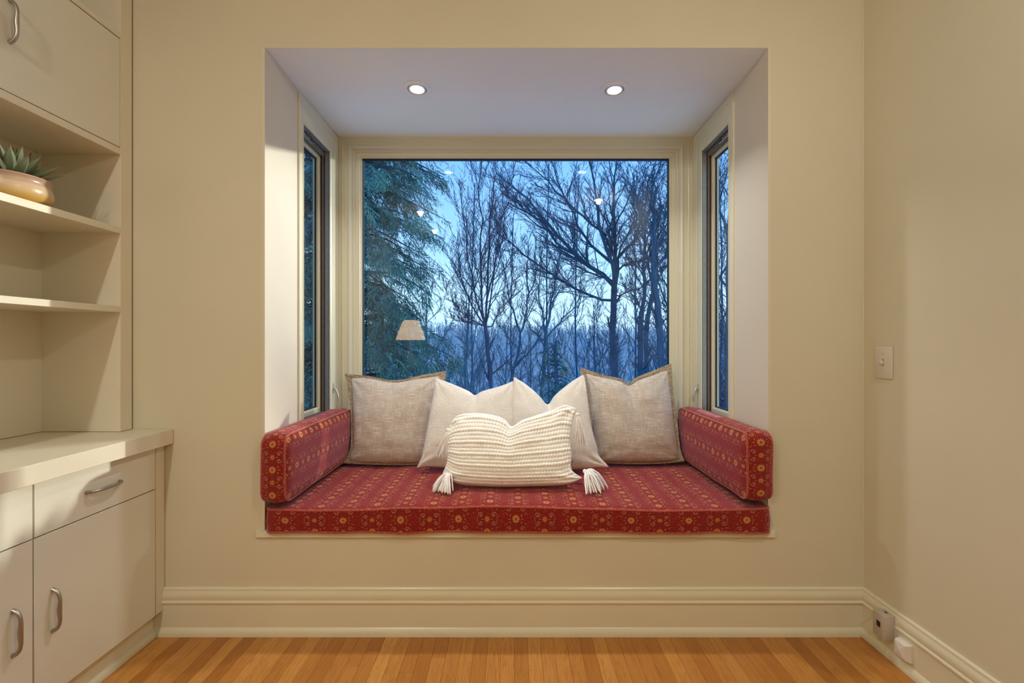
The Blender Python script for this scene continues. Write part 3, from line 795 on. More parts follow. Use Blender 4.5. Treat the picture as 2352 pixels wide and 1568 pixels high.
# left linen pillow
out = ([(792, 858), (845, 863), (905, 873), (960, 863), (1026, 851)], [(1026, 851), (1018, 900), (1010, 960), (1010, 1020), (1022, 1064)],
       [(787, 1064), (830, 1066), (905, 1068), (980, 1067), (1022, 1064)], [(792, 858), (800, 900), (806, 960), (804, 1030), (787, 1064)])
inn = ([(806, 867), (850, 869), (905, 878), (960, 870), (1012, 862)], [(1012, 862), (1006, 900), (1000, 960), (1000, 1020), (1008, 1058)],
       [(800, 1058), (830, 1062), (905, 1064), (980, 1063), (1008, 1058)], [(806, 867), (809, 900), (812, 960), (811, 1025), (800, 1058)])
P1 = dict(Y0=2.62, Y1=2.745, pyb=1064, pyt=858)
gi = pillow_geo(*inn, **P1, T_=.078, seed=1.3, chop=.25, chw=.16, rip=.008); go = pillow_geo(*out, **P1, T_=.01)
o, bs_ = pillow('linen_pillow', 'oatmeal linen pillow with crocheted edge beside the left end cushion', M['linen'], G_, gi); trim_band(o, bs_, go, gi, M['crochet'])
# right linen pillow
out = ([(1331, 843), (1352, 850), (1387, 861), (1425, 869), (1444, 879), (1463, 866), (1505, 849), (1542, 834)], [(1542, 834), (1546, 890), (1556, 970), (1563, 1029), (1573, 1059)],
       [(1360, 1064), (1400, 1064), (1460, 1066), (1530, 1064), (1573, 1059)], [(1331, 843), (1342, 900), (1350, 970), (1356, 1030), (1360, 1064)])
inn = ([(1344, 856), (1370, 864), (1420, 874), (1444, 885), (1466, 873), (1505, 859), (1534, 848)], [(1534, 848), (1538, 890), (1548, 970), (1556, 1025), (1562, 1054)],
       [(1368, 1059), (1400, 1061), (1460, 1062), (1530, 1060), (1562, 1054)], [(1344, 856), (1352, 900), (1359, 970), (1365, 1030), (1368, 1059)])
P1 = dict(Y0=2.62, Y1=2.745, pyb=1062, pyt=845)
gi = pillow_geo(*inn, **P1, T_=.082, seed=4.3, chop=.6, chw=.15, rip=.008); go = pillow_geo(*out, **P1, T_=.01)
o, bs_ = pillow('linen_pillow', 'oatmeal linen pillow with crocheted edge beside the right end cushion', M['linen'], G_, gi); trim_band(o, bs_, go, gi, M['crochet'])
# left boucle
g = pillow_geo([(1000, 867), (1038, 881), (1075, 897), (1091, 907), (1108, 898), (1150, 886), (1180, 874)], [(1180, 874), (1183, 920), (1186, 1000), (1190, 1076)],
               [(956, 1076), (985, 1072), (1070, 1078), (1150, 1078), (1190, 1076)], [(1000, 867), (995, 907), (984, 970), (973, 1029), (968, 1050), (956, 1076)],
               Y0=2.46, Y1=2.615, pyb=1076, pyt=875, T_=.070, chop=.55, chw=.15, seed=7.1, rip=.006)
pillow('boucle_pillow', 'cream boucle pillow overlapping the left linen pillow', M['boucle'], G_, g)
g = pillow_geo([(1180, 865), (1209, 883), (1237, 907), (1258, 928), (1275, 907), (1310, 878), (1341, 859)], [(1341, 859), (1350, 915), (1358, 977), (1371, 1025), (1376, 1046), (1400, 1073)],
               [(1172, 1078), (1250, 1080), (1330, 1078), (1375, 1074), (1400, 1073)], [(1180, 865), (1176, 920), (1174, 975), (1172, 1078)],
               Y0=2.45, Y1=2.605, pyb=1077, pyt=870, T_=.070, chop=.75, chw=.15, seed=3.1, rip=.005)
pillow('boucle_pillow', 'cream boucle pillow with a deep notch, overlapping the right linen pillow', M['boucle'], G_, g)
# knitted lumbar pillow
def ribs(s, t, c):
    ph = t * 19.0 + .25 * math.sin(s * 9) * .3
    row = int(ph); f = ph - row
    rowh = .0050 + (.0042 if row % 3 == 1 else 0)
    lump = .72 + .28 * math.sin(c[0] * 2 * PI / .0145 + row * 2.1)
    wav = 1 + .35 * noise.noise(Vector((c[0] * 22, row * 3.7, 1)))
    return rowh * wav * lump * math.sin(PI * f) ** .7 - .004
g = pillow_geo([(1033, 975), (1050, 955), (1077, 949), (1111, 950), (1146, 957), (1163, 966), (1176, 979), (1198, 966), (1233, 954), (1268, 942), (1298, 930), (1324, 938)],
               [(1324, 938), (1315, 968), (1310, 1012), (1313, 1045), (1313, 1078), (1338, 1098)],
               [(1016, 1088), (1050, 1110), (1129, 1117), (1233, 1116), (1303, 1112), (1338, 1098)],
               [(1033, 975), (1030, 1001), (1027, 1036), (1026, 1062), (1016, 1088)],
               Y0=2.17, Y1=2.33, pyb=1112, pyt=940, T_=.072, n=230, m=228, chop=.5, chw=.16, seed=11.1, rip=.004, puff=.42, extra=ribs, chop_u=-.04, decay=2.6)
lum, lbase = pillow('knitted_lumbar_pillow', 'white chunky knitted lumbar pillow with tassels in front of the others', M['knit'], G_, g)
lplane = g[4]
def tassel(root, mode, seed, n=26, L=.075):
    r_ = random.Random(seed); root = Vector(root) - Vector(tuple(lbase)); lst = []
    zfloor = .586 - lbase[2]
    kn = [root + Vector((0, 0, .012)), root + Vector((0, -.002, .0))]
    for i in range(n):
        a = r_.uniform(0, 2 * PI)
        if mode[0] == 'hang':
            dx = mode[1]; q = root + Vector((math.cos(a) * .005, -abs(math.sin(a)) * .006, 0)); pts = [q]
            sx, sy = r_.uniform(-.032, .032) + dx, r_.uniform(-.020, .004); ll = L * r_.uniform(.8, 1.12)
            for k in range(1, 7):
                t = k / 6; pts.append(q + Vector((sx * t + .002 * math.sin(t * 6 + a), sy * t - .005, -ll * t)))
        else:
            dirx, diry = mode[1]; sp_ = r_.uniform(-1.25, 1.0); ca, sa = math.cos(sp_), math.sin(sp_)
            d = Vector((dirx * ca - diry * sa, dirx * sa + diry * ca, 0)); ll = L * r_.uniform(.65, 1.05)
            lift = r_.uniform(.008, .03); pts = []
            for k in range(7):
                t = k / 6; z = root.z + lift * math.sin(min(1, t * 1.6) * PI * .55) - t * t * (root.z + lift - zfloor - r_.uniform(.002, .008) - (.012 if i % 2 else 0) * (1 - t))
                p = root + d * (ll * t); p.z = max(z, zfloor + .003); p += Vector((.002 * math.sin(k + a), .002 * math.cos(k * 1.3 + a), 0)); pts.append(p)
        P = catmull([tuple(p) for p in pts], 12)
        R = [.0036 * (1 + .12 * math.sin(j * 1.7 + a)) * (1 if j < 11 else .55) for j in range(12)]
        lst.append((P, R))
    t_ = tubes('tassel', lst, M['tassel'], lum, 6)
    kk = tubes('tassel_knot', [([root + Vector((0, 0, z)) for z in (.014, .010, .004, -.002, -.006)], [.004, .009, .0105, .009, .005])], M['tassel'], t_, 10)
    return t_
def lp(px, py, off=0.0):
    q = lplane(px, py); return (q[0], q[1] - off, q[2])
tassel(lp(1325, 952, .03), ('hang', .012), 1, 30, .14)
tassel(lp(1030, 988, .02), ('hang', -.024), 2, 26, .12)
tassel((W(1032, 1092, 2.17)), ('lie', (-.45, -.80)), 3, 30, .095)
tassel((W(1343, 1084, 2.18)), ('lie', (.90, -.42)), 4, 34, .11)

# ------------------------------------------------------------------ wall fittings on the right wall
yc = 1.885; zc = 1.2032; hw = .044; hh = .068
sw = empty('light_switch', (XR, yc, zc), 'cream toggle light switch plate on the right wall', 'light switch')
pl = box('plate', (-.0065, 0, -hw, hw, -hh, hh), M['plastic'], sw, .004, 2)
box('toggle_slot', (-.0072, -.0055, -.006, .006, -.0165, .0165), M['plasticgrey'], sw)
bm = bmesh.new(); add_box(bm, -.020, -.006, -.0048, .0048, -.004, .009, .0015)
bmesh.ops.rotate(bm, verts=bm.verts, cent=(-.006, 0, 0), matrix=Matrix.Rotation(math.radians(-28), 3, 'Y')); bm_obj('toggle', bm, M['plastic'], sw, 40)
for z in (.036, -.036): 
    s_ = box('screw', (-.0078, -.006, -.003, .003, z - .003, z + .003), M['plastic'], sw, .001)
    box('slot', (-.0081, -.0076, -.0004, .0004, z - .0028, z + .0028), M['brown'], s_)
# grey sensor box: wall side y 1.83..1.93
def RW(px, py, d):   # point on plane x = XR-d
    x = XR - d; Y = x * F / (px - 1180); return Vector((x, Y, H + (788 - py) * Y / F))
a = RW(2006, 1397, .058); b_ = RW(2031, 1472, .058)
sb = empty('sensor_box', (XR - .0125, (a.y + b_.y) / 2, .115), 'small grey box with dark square window on the right baseboard', 'wall device')
hy = abs(a.y - b_.y) / 2 + .001
zt_ = RW(2006, 1397, .058).z - .115; zb_ = RW(2006, 1452, .058).z - .115
box('housing', (-.048, -.004, -hy, hy, zb_, zt_), M['plasticgrey'], sb, .003, 2)
box('dark_window', (-.0486, -.047, -.011, .008, .017, .040), M['black'], sb)
box('mount_plate', (-.0045, .0, -hy - .006, hy - .004, zb_ - .002, zt_ + .002), M['plastic'], sb, .001)
box('vent_slot', (-.020, -.012, -.006, .006, zt_ - .001, zt_ + .0006), M['black'], sb)
# white wedge box
a = RW(2052, 1462, .040); b_ = RW(2081, 1520, .040)
yy0, yy1 = b_.y, a.y; zt2 = a.z; zb2 = RW(2052, 1500, .040).z
wb_ = empty('corner_box', (XR - .0125, (yy0 + yy1) / 2, (zt2 + zb2) / 2), 'small white faceted box below and in front of the grey box on the right baseboard', 'wall device')
h1 = (yy1 - yy0) / 2; h2 = (zt2 - zb2) / 2
V = [(0, -h1, -h2), (0, h1, -h2), (0, h1, h2), (0, -h1, h2), (-.010, -h1, -h2), (-.010, h1, -h2), (-.010, h1, h2), (-.010, -h1, h2),
     (-.026, -h1 + .008, -h2 + .005), (-.026, h1 - .003, -h2 + .005), (-.026, h1 - .003, h2 - .005), (-.026, -h1 + .008, h2 - .005), (-.031, 0, 0)]
Fc = [(3, 2, 1, 0)] + [(i, (i + 1) % 4, (i + 1) % 4 + 4, i + 4) for i in range(4)] + [(i + 4, (i + 1) % 4 + 4, (i + 1) % 4 + 8, i + 8) for i in range(4)] + [(8 + i, 8 + (i + 1) % 4, 12) for i in range(4)]
mesh('housing', V, Fc, M['plasticwhite'], wb_)
cy0 = (yy1 + yy0) / 2
P = catmull([(XR - .020, sb.location.y - hy, .092), (XR - .026, sb.location.y - hy - .015, .094), (XR - .024, cy0 + .012, .088), (XR - .018, cy0, zt2 - .002)], 16)
tag(tubes('cable', [(P, .0024)], M['plasticwhite'], sides=8), 'short white cable joining the grey box to the white box', 'cable')
P = catmull([(XR - .016, 1.925, .150), (XR - .02, 1.945, .10), (XR - .03, YW - .020, .06), (XR - .029, 1.955, .048), (XR - .0135, 1.90, .040)], 24)
tag(tubes('wire', [(P, .0012)], M['trim'], sides=6), 'thin cream wire looping into the room corner behind the grey box', 'wire')

# ------------------------------------------------------------------ furniture behind the camera (seen mirrored in the pane)
tb = empty('side_table', (-1.48, -.76, 0), 'round wooden side table behind the camera, carrying the lamp', 'side table')
lathe('table_top', [(0, .60), (.24, .60), (.25, .61), (.25, .622), (.24, .63), (0, .63)], M['brown'], tb, 40)
lathe('pedestal', [(0, .02), (.03, .02), (.025, .3), (.035, .60), (0, .60)], M['brown'], tb, 20)
lathe('foot', [(0, 0), (.17, 0), (.165, .015), (.04, .03), (0, .03)], M['brown'], tb, 32)
lm = empty('table_lamp', (-1.48, -.76, .63), 'table lamp with a lit pleated shade, mirrored in the window', 'lamp')
lathe('lamp_base', [(0, 0), (.09, 0), (.09, .015), (.03, .03), (.06, .16), (.085, .30), (.06, .42), (.02, .50), (.012, .68), (0, .68)], M['glaze'], lm, 32)
bm_v = []; bm_f = []; NS = 96
for (r0, z) in ((.09, 1.00 - .02), (.11, .96), (.175, .80), (.20, .70)):
    for k in range(NS):
        a = 2 * PI * k / NS; rr = r0 * (1 + .05 * math.cos(a * 12)); bm_v.append((rr * math.cos(a), rr * math.sin(a), z))
for i in range(3):
    for k in range(NS):
        bm_f.append((i * NS + k, i * NS + (k + 1) % NS, (i + 1) * NS + (k + 1) % NS, (i + 1) * NS + k))
o = mesh('lamp_shade', bm_v, bm_f, emit('lit_lampshade', (1.0, .62, .32), 11.0), lm, 0)
md = o.modifiers.new('thickness', 'SOLIDIFY'); md.thickness = .003

# ------------------------------------------------------------------ outside: ground, hill
def gh(x, y):
    d = y - 3
    base = -2.6 - .30 * min(d, 40) + 0
    if d > 40: base -= .06 * min(d - 40, 30)
    rise = 0 if y < 70 else min((y - 70) / 170, 1.0) ** 1.2 * 20.5
    if y > 240: rise += (y - 240) * .01
    n = noise.noise(Vector((x * .02, y * .02, 3))) * 1.6 + noise.noise(Vector((x * .006, y * .004, 9))) * 3.0 * min(1, max(0, (y - 60) / 100))
    return base + rise + n
def terrain():
    ys = np.concatenate([np.linspace(3.1, 30, 20), np.linspace(33, 330, 70)]); V = []; Fc = []; nx = 90
    for y in ys:
        wd = 30 + y * 1.6
        for i in range(nx + 1):
            x = -wd + 2 * wd * i / nx; V.append((x, y, gh(x, y)))
    for j in range(len(ys) - 1):
        for i in range(nx):
            a = j * (nx + 1) + i; Fc.append((a, a + 1, a + nx + 2, a + nx + 1))
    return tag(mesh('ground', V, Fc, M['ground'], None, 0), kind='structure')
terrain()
def raw_mesh(name, V, faces_arr, k):
    me = bpy.data.meshes.new(name); V = np.asarray(V, np.float32); Fa = np.asarray(faces_arr, np.int32)
    me.vertices.add(len(V)); me.vertices.foreach_set('co', V.ravel())
    me.loops.add(Fa.size); me.loops.foreach_set('vertex_index', Fa.ravel())
    me.polygons.add(len(Fa)); me.polygons.foreach_set('loop_start', np.arange(0, Fa.size, k, dtype=np.int32))
    me.update(calc_edges=True); me.validate(); return me
def batch_tubes(groups):
    """groups: list of (paths (B,N,3), radii (B,N), sides) -> V, quads"""
    Vs = []; Fs = []; off = 0
    for P, R, s in groups:
        if len(P) == 0: continue
        P = np.asarray(P, float); R = np.asarray(R, float); B, N, _ = P.shape
        t = np.gradient(P, axis=1); t /= np.linalg.norm(t, axis=2, keepdims=True) + 1e-9
        ref = np.tile(np.array([.31, .87, .39]), (B, N, 1)); n = np.cross(t, ref); n /= np.linalg.norm(n, axis=2, keepdims=True) + 1e-9
        b_ = np.cross(t, n); a = np.arange(s) * 2 * PI / s
        ring = P[:, :, None, :] + R[:, :, None, None] * (n[:, :, None, :] * np.cos(a)[None, None, :, None] + b_[:, :, None, :] * np.sin(a)[None, None, :, None])
        Vs.append(ring.reshape(-1, 3))
        idx = off + np.arange(B * N * s).reshape(B, N, s); nx_ = np.roll(idx, -1, axis=2)
        q = np.stack([idx[:, :-1], nx_[:, :-1], nx_[:, 1:], idx[:, 1:]], axis=-1).reshape(-1, 4); Fs.append(q)
        off += B * N * s
    return np.concatenate(Vs), np.concatenate(Fs)
class TreeGen:
    def __init__(s, seed, up=.35):
        s.r = np.random.default_rng(seed); s.up = up; s.lv = {0: [], 1: [], 2: [], 3: [], 4: []}
    def path(s, p, d, L, n, wig=.12, up=None):
        up = s.up if up is None else up
        P = [np.array(p, float)]; d = np.array(d, float); d /= np.linalg.norm(d); st = L / (n - 1)
        for i in range(n - 1):
            d = d + s.r.normal(0, wig, 3) + np.array([0, 0, up * .16]); d /= np.linalg.norm(d); P.append(P[-1] + d * st)
        return np.array(P)
    def kids(s, P, r0, r1, level, counts, ratio=.5, ang=(.45, .95), t0=.12):
        """spawn side branches along path P"""
        if level > 4: return
        n = counts[level - 1] if level - 1 < len(counts) else 0
        if n <= 0: return
        seg = np.linalg.norm(np.diff(P, axis=0), axis=1); L = seg.sum(); N = len(P)
        for k in range(n):
            t = t0 + (1 - t0) * (k + s.r.random()) / n; f = t * (N - 1); i = min(int(f), N - 2); f -= i
            p = P[i] * (1 - f) + P[i + 1] * f; tg = P[i + 1] - P[i]; tg /= np.linalg.norm(tg)
            rv = s.r.normal(0, 1, 3); rv -= tg * rv.dot(tg); rv /= np.linalg.norm(rv)
            if rv[2] < -.2: rv[2] *= .4; rv /= np.linalg.norm(rv)
            a = s.r.uniform(*ang); d = tg * math.cos(a) + rv * math.sin(a)
            rr = (r0 * (1 - t) + r1 * t) * s.r.uniform(.38, .6); ll = L * ratio * s.r.uniform(.6, 1.2) * (1.05 - .55 * t)
            npts = {1: 8, 2: 6, 3: 5, 4: 3}[level]
            C = s.path(p, d, ll, npts, .13 if level < 4 else .2)
            rr = max(rr, s.rmin); re = max(rr * .35, s.rmin * .6)
            s.lv[level].append((C, np.linspace(rr, re, npts)))
            s.kids(C, rr, re, level + 1, counts, ratio, ang, .1)
    rmin = .004
    def stem(s, pts, r0, r1, n=14):
        P = catmull(pts, n); P[1:-1] += s.r.normal(0, .012, (n - 2, 3)); s.lv[0].append((P, np.linspace(r0, r1, n))); return P
    def build(s, name, mat, label, group, loc=(0, 0, 0), split=True, cat='tree'):
        loc = np.array(loc, float); root = empty(name, tuple(loc), label, cat, group)
        def part(nm, lvls, kind=None):
            gr = []
            for l in lvls:
                byn = {}
                for P, R in s.lv[l]: byn.setdefault(len(P), []).append((P - loc, R))
                for k, it in byn.items(): gr.append(([a for a, _ in it], [b for _, b in it], {0: 10, 1: 6, 2: 4, 3: 3, 4: 3}[l]))
            if not gr: return
            V, Q = batch_tubes(gr); me = raw_mesh(nm, V, Q, 4)
            if l < 3: smooth(me)
            o = link(nm, me, mat, root)
            if kind: o['kind'] = kind
        part('trunk', [0]); part('branches', [1, 2], 'stuff'); part('twigs', [3, 4], 'stuff')
        return root
def copy_tree(root, loc, rz, scale, label, group):
    r = root.copy(); COL.objects.link(r); r.location = loc; r.rotation_euler = (0, 0, rz); r.scale = (scale,) * 3
    r['label'] = label; r['group'] = group
    for ch in list(root.children):
        c = ch.copy(); COL.objects.link(c); c.parent = r
    return r
def px_path(pts, Y, dy=0.0, jitter=0.0, r=None):
    """points of a limb measured on the photo, given depth Y that drifts by dy along it"""
    n = len(pts); return [tuple(W(p[0], p[1], Y + dy * i / max(1, n - 1))) for i, p in enumerate(pts)]
TG = 'bare trees beyond the picture window'
# crop coordinates (820+X/2.8, 340+Y/2.8)
c8 = lambda *pts: [(820 + x / 2.8, 340 + y / 2.8) for x, y in pts]
def limb_tree(seed, Y, trunk, r0, r1, limbs, mat, label, name='bare_tree', counts=(0, 9, 7, 4), ratio=.42, up=.35, rmin=.0045, base_drop=None):
    g = TreeGen(seed, up); g.rmin = rmin
    tp = px_path(trunk, Y); b0 = Vector(tp[0]); zg = gh(b0.x, Y) - .2
    if zg < b0.z - .2: tp = [(b0.x, Y, zg)] + tp
    P = g.stem(tp, r0, r1, 22)
    g.kids(P[14:], r1 * 1.2, r1, 2, (0, 6, counts[2], counts[3]), ratio, (.5, 1.0))
    for (pts, ra, dy) in limbs:
        ra *= 1.12; L = catmull(px_path(c8(*pts), Y, dy), 12); L[1:] += g.r.normal(0, .025, (11, 3))
        rb = max(ra * .28, rmin); g.lv[0].append((L, np.linspace(ra, rb, 12)))
        g.kids(L, ra, rb, 2, (0, counts[1], counts[2], counts[3]), ratio, (.35, .85))
    return g.build(name, mat, label, TG, (b0.x, Y, zg))
# big central maple
t4 = limb_tree(21, 13.0, c8((1665, 1560), (1650, 1350), (1640, 1180), (1650, 1000), (1655, 890)), .125, .085, [
    (((1655, 890), (1560, 800), (1440, 720), (1330, 610), (1240, 500), (1120, 350), (1000, 250), (900, 150)), .060, 1.5),
    (((1655, 890), (1545, 790), (1400, 690), (1270, 590), (1180, 470), (1080, 400), (960, 360)), .048, -1.5),
    (((1655, 890), (1640, 740), (1600, 640), (1560, 500), (1540, 330), (1500, 150), (1480, 40)), .052, -.6),
    (((1658, 890), (1665, 700), (1655, 520), (1645, 350), (1655, 200), (1670, 50)), .060, .5),
    (((1660, 880), (1680, 700), (1780, 590), (1840, 420), (1870, 250), (1930, 80)), .052, 1.0),
    (((1655, 980), (1540, 965), (1440, 930), (1330, 850), (1180, 760), (1080, 690), (960, 590), (860, 500)), .036, -1.2),
    (((1640, 740), (1500, 620), (1420, 480), (1330, 300), (1260, 120), (1220, 20)), .040, 1.6),
    (((1600, 560), (1450, 440), (1340, 330), (1200, 190), (1080, 80)), .034, -1.4),
    (((1660, 800), (1760, 740), (1880, 700), (1990, 640)), .026, -1.0),
    (((1650, 860), (1570, 820), (1470, 790), (1350, 740), (1230, 700)), .024, 1.0),
    (((1655, 960), (1720, 930), (1800, 900), (1880, 860)), .020, .8)], M['bark'],
    'large dark bare tree with spreading limbs, right of centre in the window', counts=(0, 20, 10, 7))
t1 = limb_tree(31, 11.0, c8((865, 1620), (850, 1400), (838, 1250), (825, 1140)), .060, .048, [
    (((825, 1140), (790, 1040), (745, 900), (720, 700), (690, 450), (660, 200)), .022, .6),
    (((825, 1140), (800, 1000), (790, 800), (800, 550), (790, 300), (800, 60)), .026, -.4),
    (((828, 1140), (835, 950), (845, 750), (850, 500), (880, 250), (900, 60)), .026, .5),
    (((828, 1140), (860, 1000), (880, 800), (920, 560), (960, 350), (1000, 150)), .020, -.6),
    (((825, 1150), (760, 1110), (690, 1070), (620, 990), (560, 900)), .016, -.5),
    (((828, 1150), (890, 1100), (950, 1020), (1000, 930), (1040, 820)), .015, .6),
    (((822, 1140), (770, 1060), (700, 930), (660, 780), (630, 600)), .018, .7),
    (((820, 1145), (740, 1130), (670, 1110), (600, 1090)), .012, .5),
    (((830, 1000), (860, 870), (900, 700), (950, 520), (930, 300)), .018, .3)], M['barkwarm'],
    'slender bare tree with vase shaped crown and reddish trunk, left of centre', counts=(0, 20, 9, 5), up=.7, rmin=.0035)
t2 = limb_tree(41, 12.0, c8((985, 1600), (1010, 1430), (1040, 1300), (1050, 1190)), .050, .034, [
    (((1050, 1190), (1010, 1080), (975, 950), (950, 800), (930, 650)), .022, .5),
    (((1050, 1190), (1085, 1060), (1095, 920), (1100, 760), (1110, 600)), .024, -.5),
    (((1020, 1400), (1100, 1320), (1160, 1230), (1200, 1120), (1230, 980)), .020, .4),
    (((1095, 950), (1140, 850), (1170, 720), (1200, 600)), .014, .5),
    (((1040, 1290), (980, 1230), (930, 1150), (890, 1060)), .012, -.6)], M['bark'],
    'thin forked bare tree near the middle of the window', counts=(0, 16, 8, 5), rmin=.0035)
t3 = limb_tree(51, 12.6, c8((1190, 1620), (1200, 1450), (1210, 1250), (1215, 1150)), .075, .045, [
    (((1215, 1150), (1240, 1020), (1270, 900), (1290, 760), (1310, 640)), .026, .4),
    (((1215, 1180), (1190, 1050), (1170, 900), (1190, 760), (1180, 640)), .022, -.4),
    (((1215, 1230), (1290, 1130), (1370, 1050), (1430, 960), (1480, 860)), .020, .6),
    (((1210, 1250), (1130, 1170), (1080, 1090), (1050, 1000)), .016, -.5),
    (((1250, 1000), (1320, 900), (1390, 800), (1440, 700)), .014, .5)], M['barkgrey'],
    'grey bare tree with two stems behind the small spruce', counts=(0, 17, 8, 5), rmin=.0035)
t5 = limb_tree(61, 12.2, c8((1830, 1620), (1825, 1400), (1820, 1200), (1830, 1050)), .105, .07, [
    (((1830, 1050), (1850, 850), (1850, 650), (1870, 450), (1900, 250), (1960, 80)), .048, .4),
    (((1830, 1060), (1800, 980), (1750, 920), (1700, 860)), .022, -.5),
    (((1845, 800), (1900, 640), (1940, 480), (1990, 330)), .026, .6),
    (((1850, 700), (1800, 520), (1780, 350), (1800, 150)), .026, -.5),
    (((1840, 900), (1780, 800), (1740, 690), (1720, 540)), .018, .5)], M['bark'],
    'dark bare tree with straight trunk, left of the pair at the right window edge', counts=(0, 17, 9, 5))
t5b = limb_tree(71, 12.6, c8((1875, 1620), (1865, 1400), (1860, 1200), (1880, 1050), (1900, 940)), .085, .06, [
    (((1900, 940), (1880, 760), (1840, 600), (1820, 420), (1860, 200)), .03, .5),
    (((1900, 940), (1950, 830), (1990, 760), (2050, 700)), .024, -.5),
    (((1890, 1000), (1930, 850), (1920, 650), (1950, 420), (1930, 200)), .032, .3)], M['barkgrey'],
    'grey bare tree standing between the two darker trunks at the right', counts=(0, 16, 9, 5))
t6 = limb_tree(81, 11.5, c8((1965, 1620), (1955, 1350), (1940, 1100), (1920, 870), (1905, 700)), .105, .07, [
    (((1905, 700), (1900, 500), (1915, 300), (1900, 100)), .045, .4),
    (((1915, 800), (1970, 700), (2040, 640), (2120, 560)), .03, -.6),
    (((1905, 720), (1960, 560), (1990, 380), (2030, 200)), .03, .5),
    (((1900, 620), (1840, 480), (1800, 330), (1740, 180)), .028, -.6),
    (((1945, 1150), (2010, 1080), (2080, 1010)), .02, .4)], M['bark'],
    'tall dark bare tree leaning at the right edge of the picture window', counts=(0, 17, 9, 5))
t7 = limb_tree(91, 14.0, c8((695, 1620), (700, 1400), (715, 1200), (718, 1040)), .06, .04, [
    (((718, 1040), (700, 900), (660, 780), (640, 640)), .02, .4), (((718, 1040), (740, 880), (760, 700), (750, 520)), .02, -.4),
    (((715, 1160), (660, 1080), (620, 990)), .012, .4)], M['barkgrey'],
    'pale thin bare tree just right of the evergreen', counts=(0, 15, 8, 4))
# generic woodland tree, copied over the slope
def wild_tree(seed, hgt, mat, name='woodland_tree', rr0=.14, counts=(16, 8, 6, 3)):
    g = TreeGen(seed, .5); g.rmin = .007
    P = g.stem([(0, 0, 0), (.1, .05, hgt * .3), (-.05, .1, hgt * .6), (.1, 0, hgt)], rr0, .02, 16)
    g.kids(P, rr0 * .85, .02, 1, counts, .42 if rr0 > .1 else .26, (.35, .8), .28)
    return g.build(name, mat, 'x', 'x', (0, 0, 0))
wt1 = wild_tree(5, 10, M['barkgrey']); wt2 = wild_tree(6, 11, M['bark']); wt3 = wild_tree(8, 9, M['barkgrey'])
lab = 'bare woodland tree on the slope falling away beyond the window'
spots = []
rr = random.Random(3)
for i in range(56):
    Y = rr.uniform(18, 62); px = rr.uniform(930, 1700); spots.append(((px - 1180) * Y / F, Y, rr.uniform(.8, 1.15)))
for i in range(14):
    Y = rr.uniform(9, 26); px = rr.uniform(1600, 1760); spots.append(((px - 1180) * Y / F + .4, Y, rr.uniform(.8, 1.1)))
first = [wt1, wt2, wt3]
for i, (x, y, s_) in enumerate(spots):
    z = gh(x, y) - .2; src = first[i % 3]
    if i < 3:
        src.location = (x, y, z); src['label'] = lab; src['group'] = 'woodland on the slope'
    elif i < 56: copy_tree(src, (x, y, z), rr.uniform(0, 6.28), s_, lab, 'woodland on the slope')
    else: copy_tree(src, (x, y, z), rr.uniform(0, 6.28), s_, 'bare tree outside, seen through the narrow right casement', 'trees beyond the right casement')
lab2 = 'tall bare woodland tree with a high thin crown behind the nearer bare trees'
wt4 = wild_tree(17, 15, M['barkgrey'], rr0=.055, counts=(22, 9, 7, 3)); wt5 = wild_tree(18, 16, M['bark'], rr0=.06, counts=(22, 9, 7, 3))
for i, (px, Y, s_) in enumerate(((1085, 19, 1.05), (1175, 23, 1.15), (1255, 18, 1.0), (1325, 24, 1.15), (1455, 21, 1.1), (1565, 20, 1.1), (1655, 16, .95))):
    x = (px - 1180) * Y / F; src = (wt4, wt5)[i % 2]; lab2 = 'tall thin bare tree behind the nearer ones, %s of seven from the left' % ('first', 'second', 'third', 'fourth', 'fifth', 'sixth', 'seventh')[i]
    if i < 2: src.location = (x, Y, gh(x, Y) - .2); src['label'] = lab2; src['group'] = 'tall trees on the slope'
    else: copy_tree(src, (x, Y, gh(x, Y) - .2), px * .37, s_, lab2, 'tall trees on the slope')
# trees off to the right between the low sun and the window
for i, (d, off, s_) in enumerate(((15, 1.2, 1.15), (19, -2.4, 1.3), (24, .6, 1.5))):
    c = Vector((.2, 2.87)) + Vector((.85, .527)) * d + Vector((-.527, .85)) * off
    copy_tree(first[i % 3], (c.x, c.y, gh(c.x, c.y) - .2), 1.0 + i, s_, ('nearest', 'middle', 'farthest')[i] + ' of three bare trees right of the house towards the sun', 'trees towards the sun')

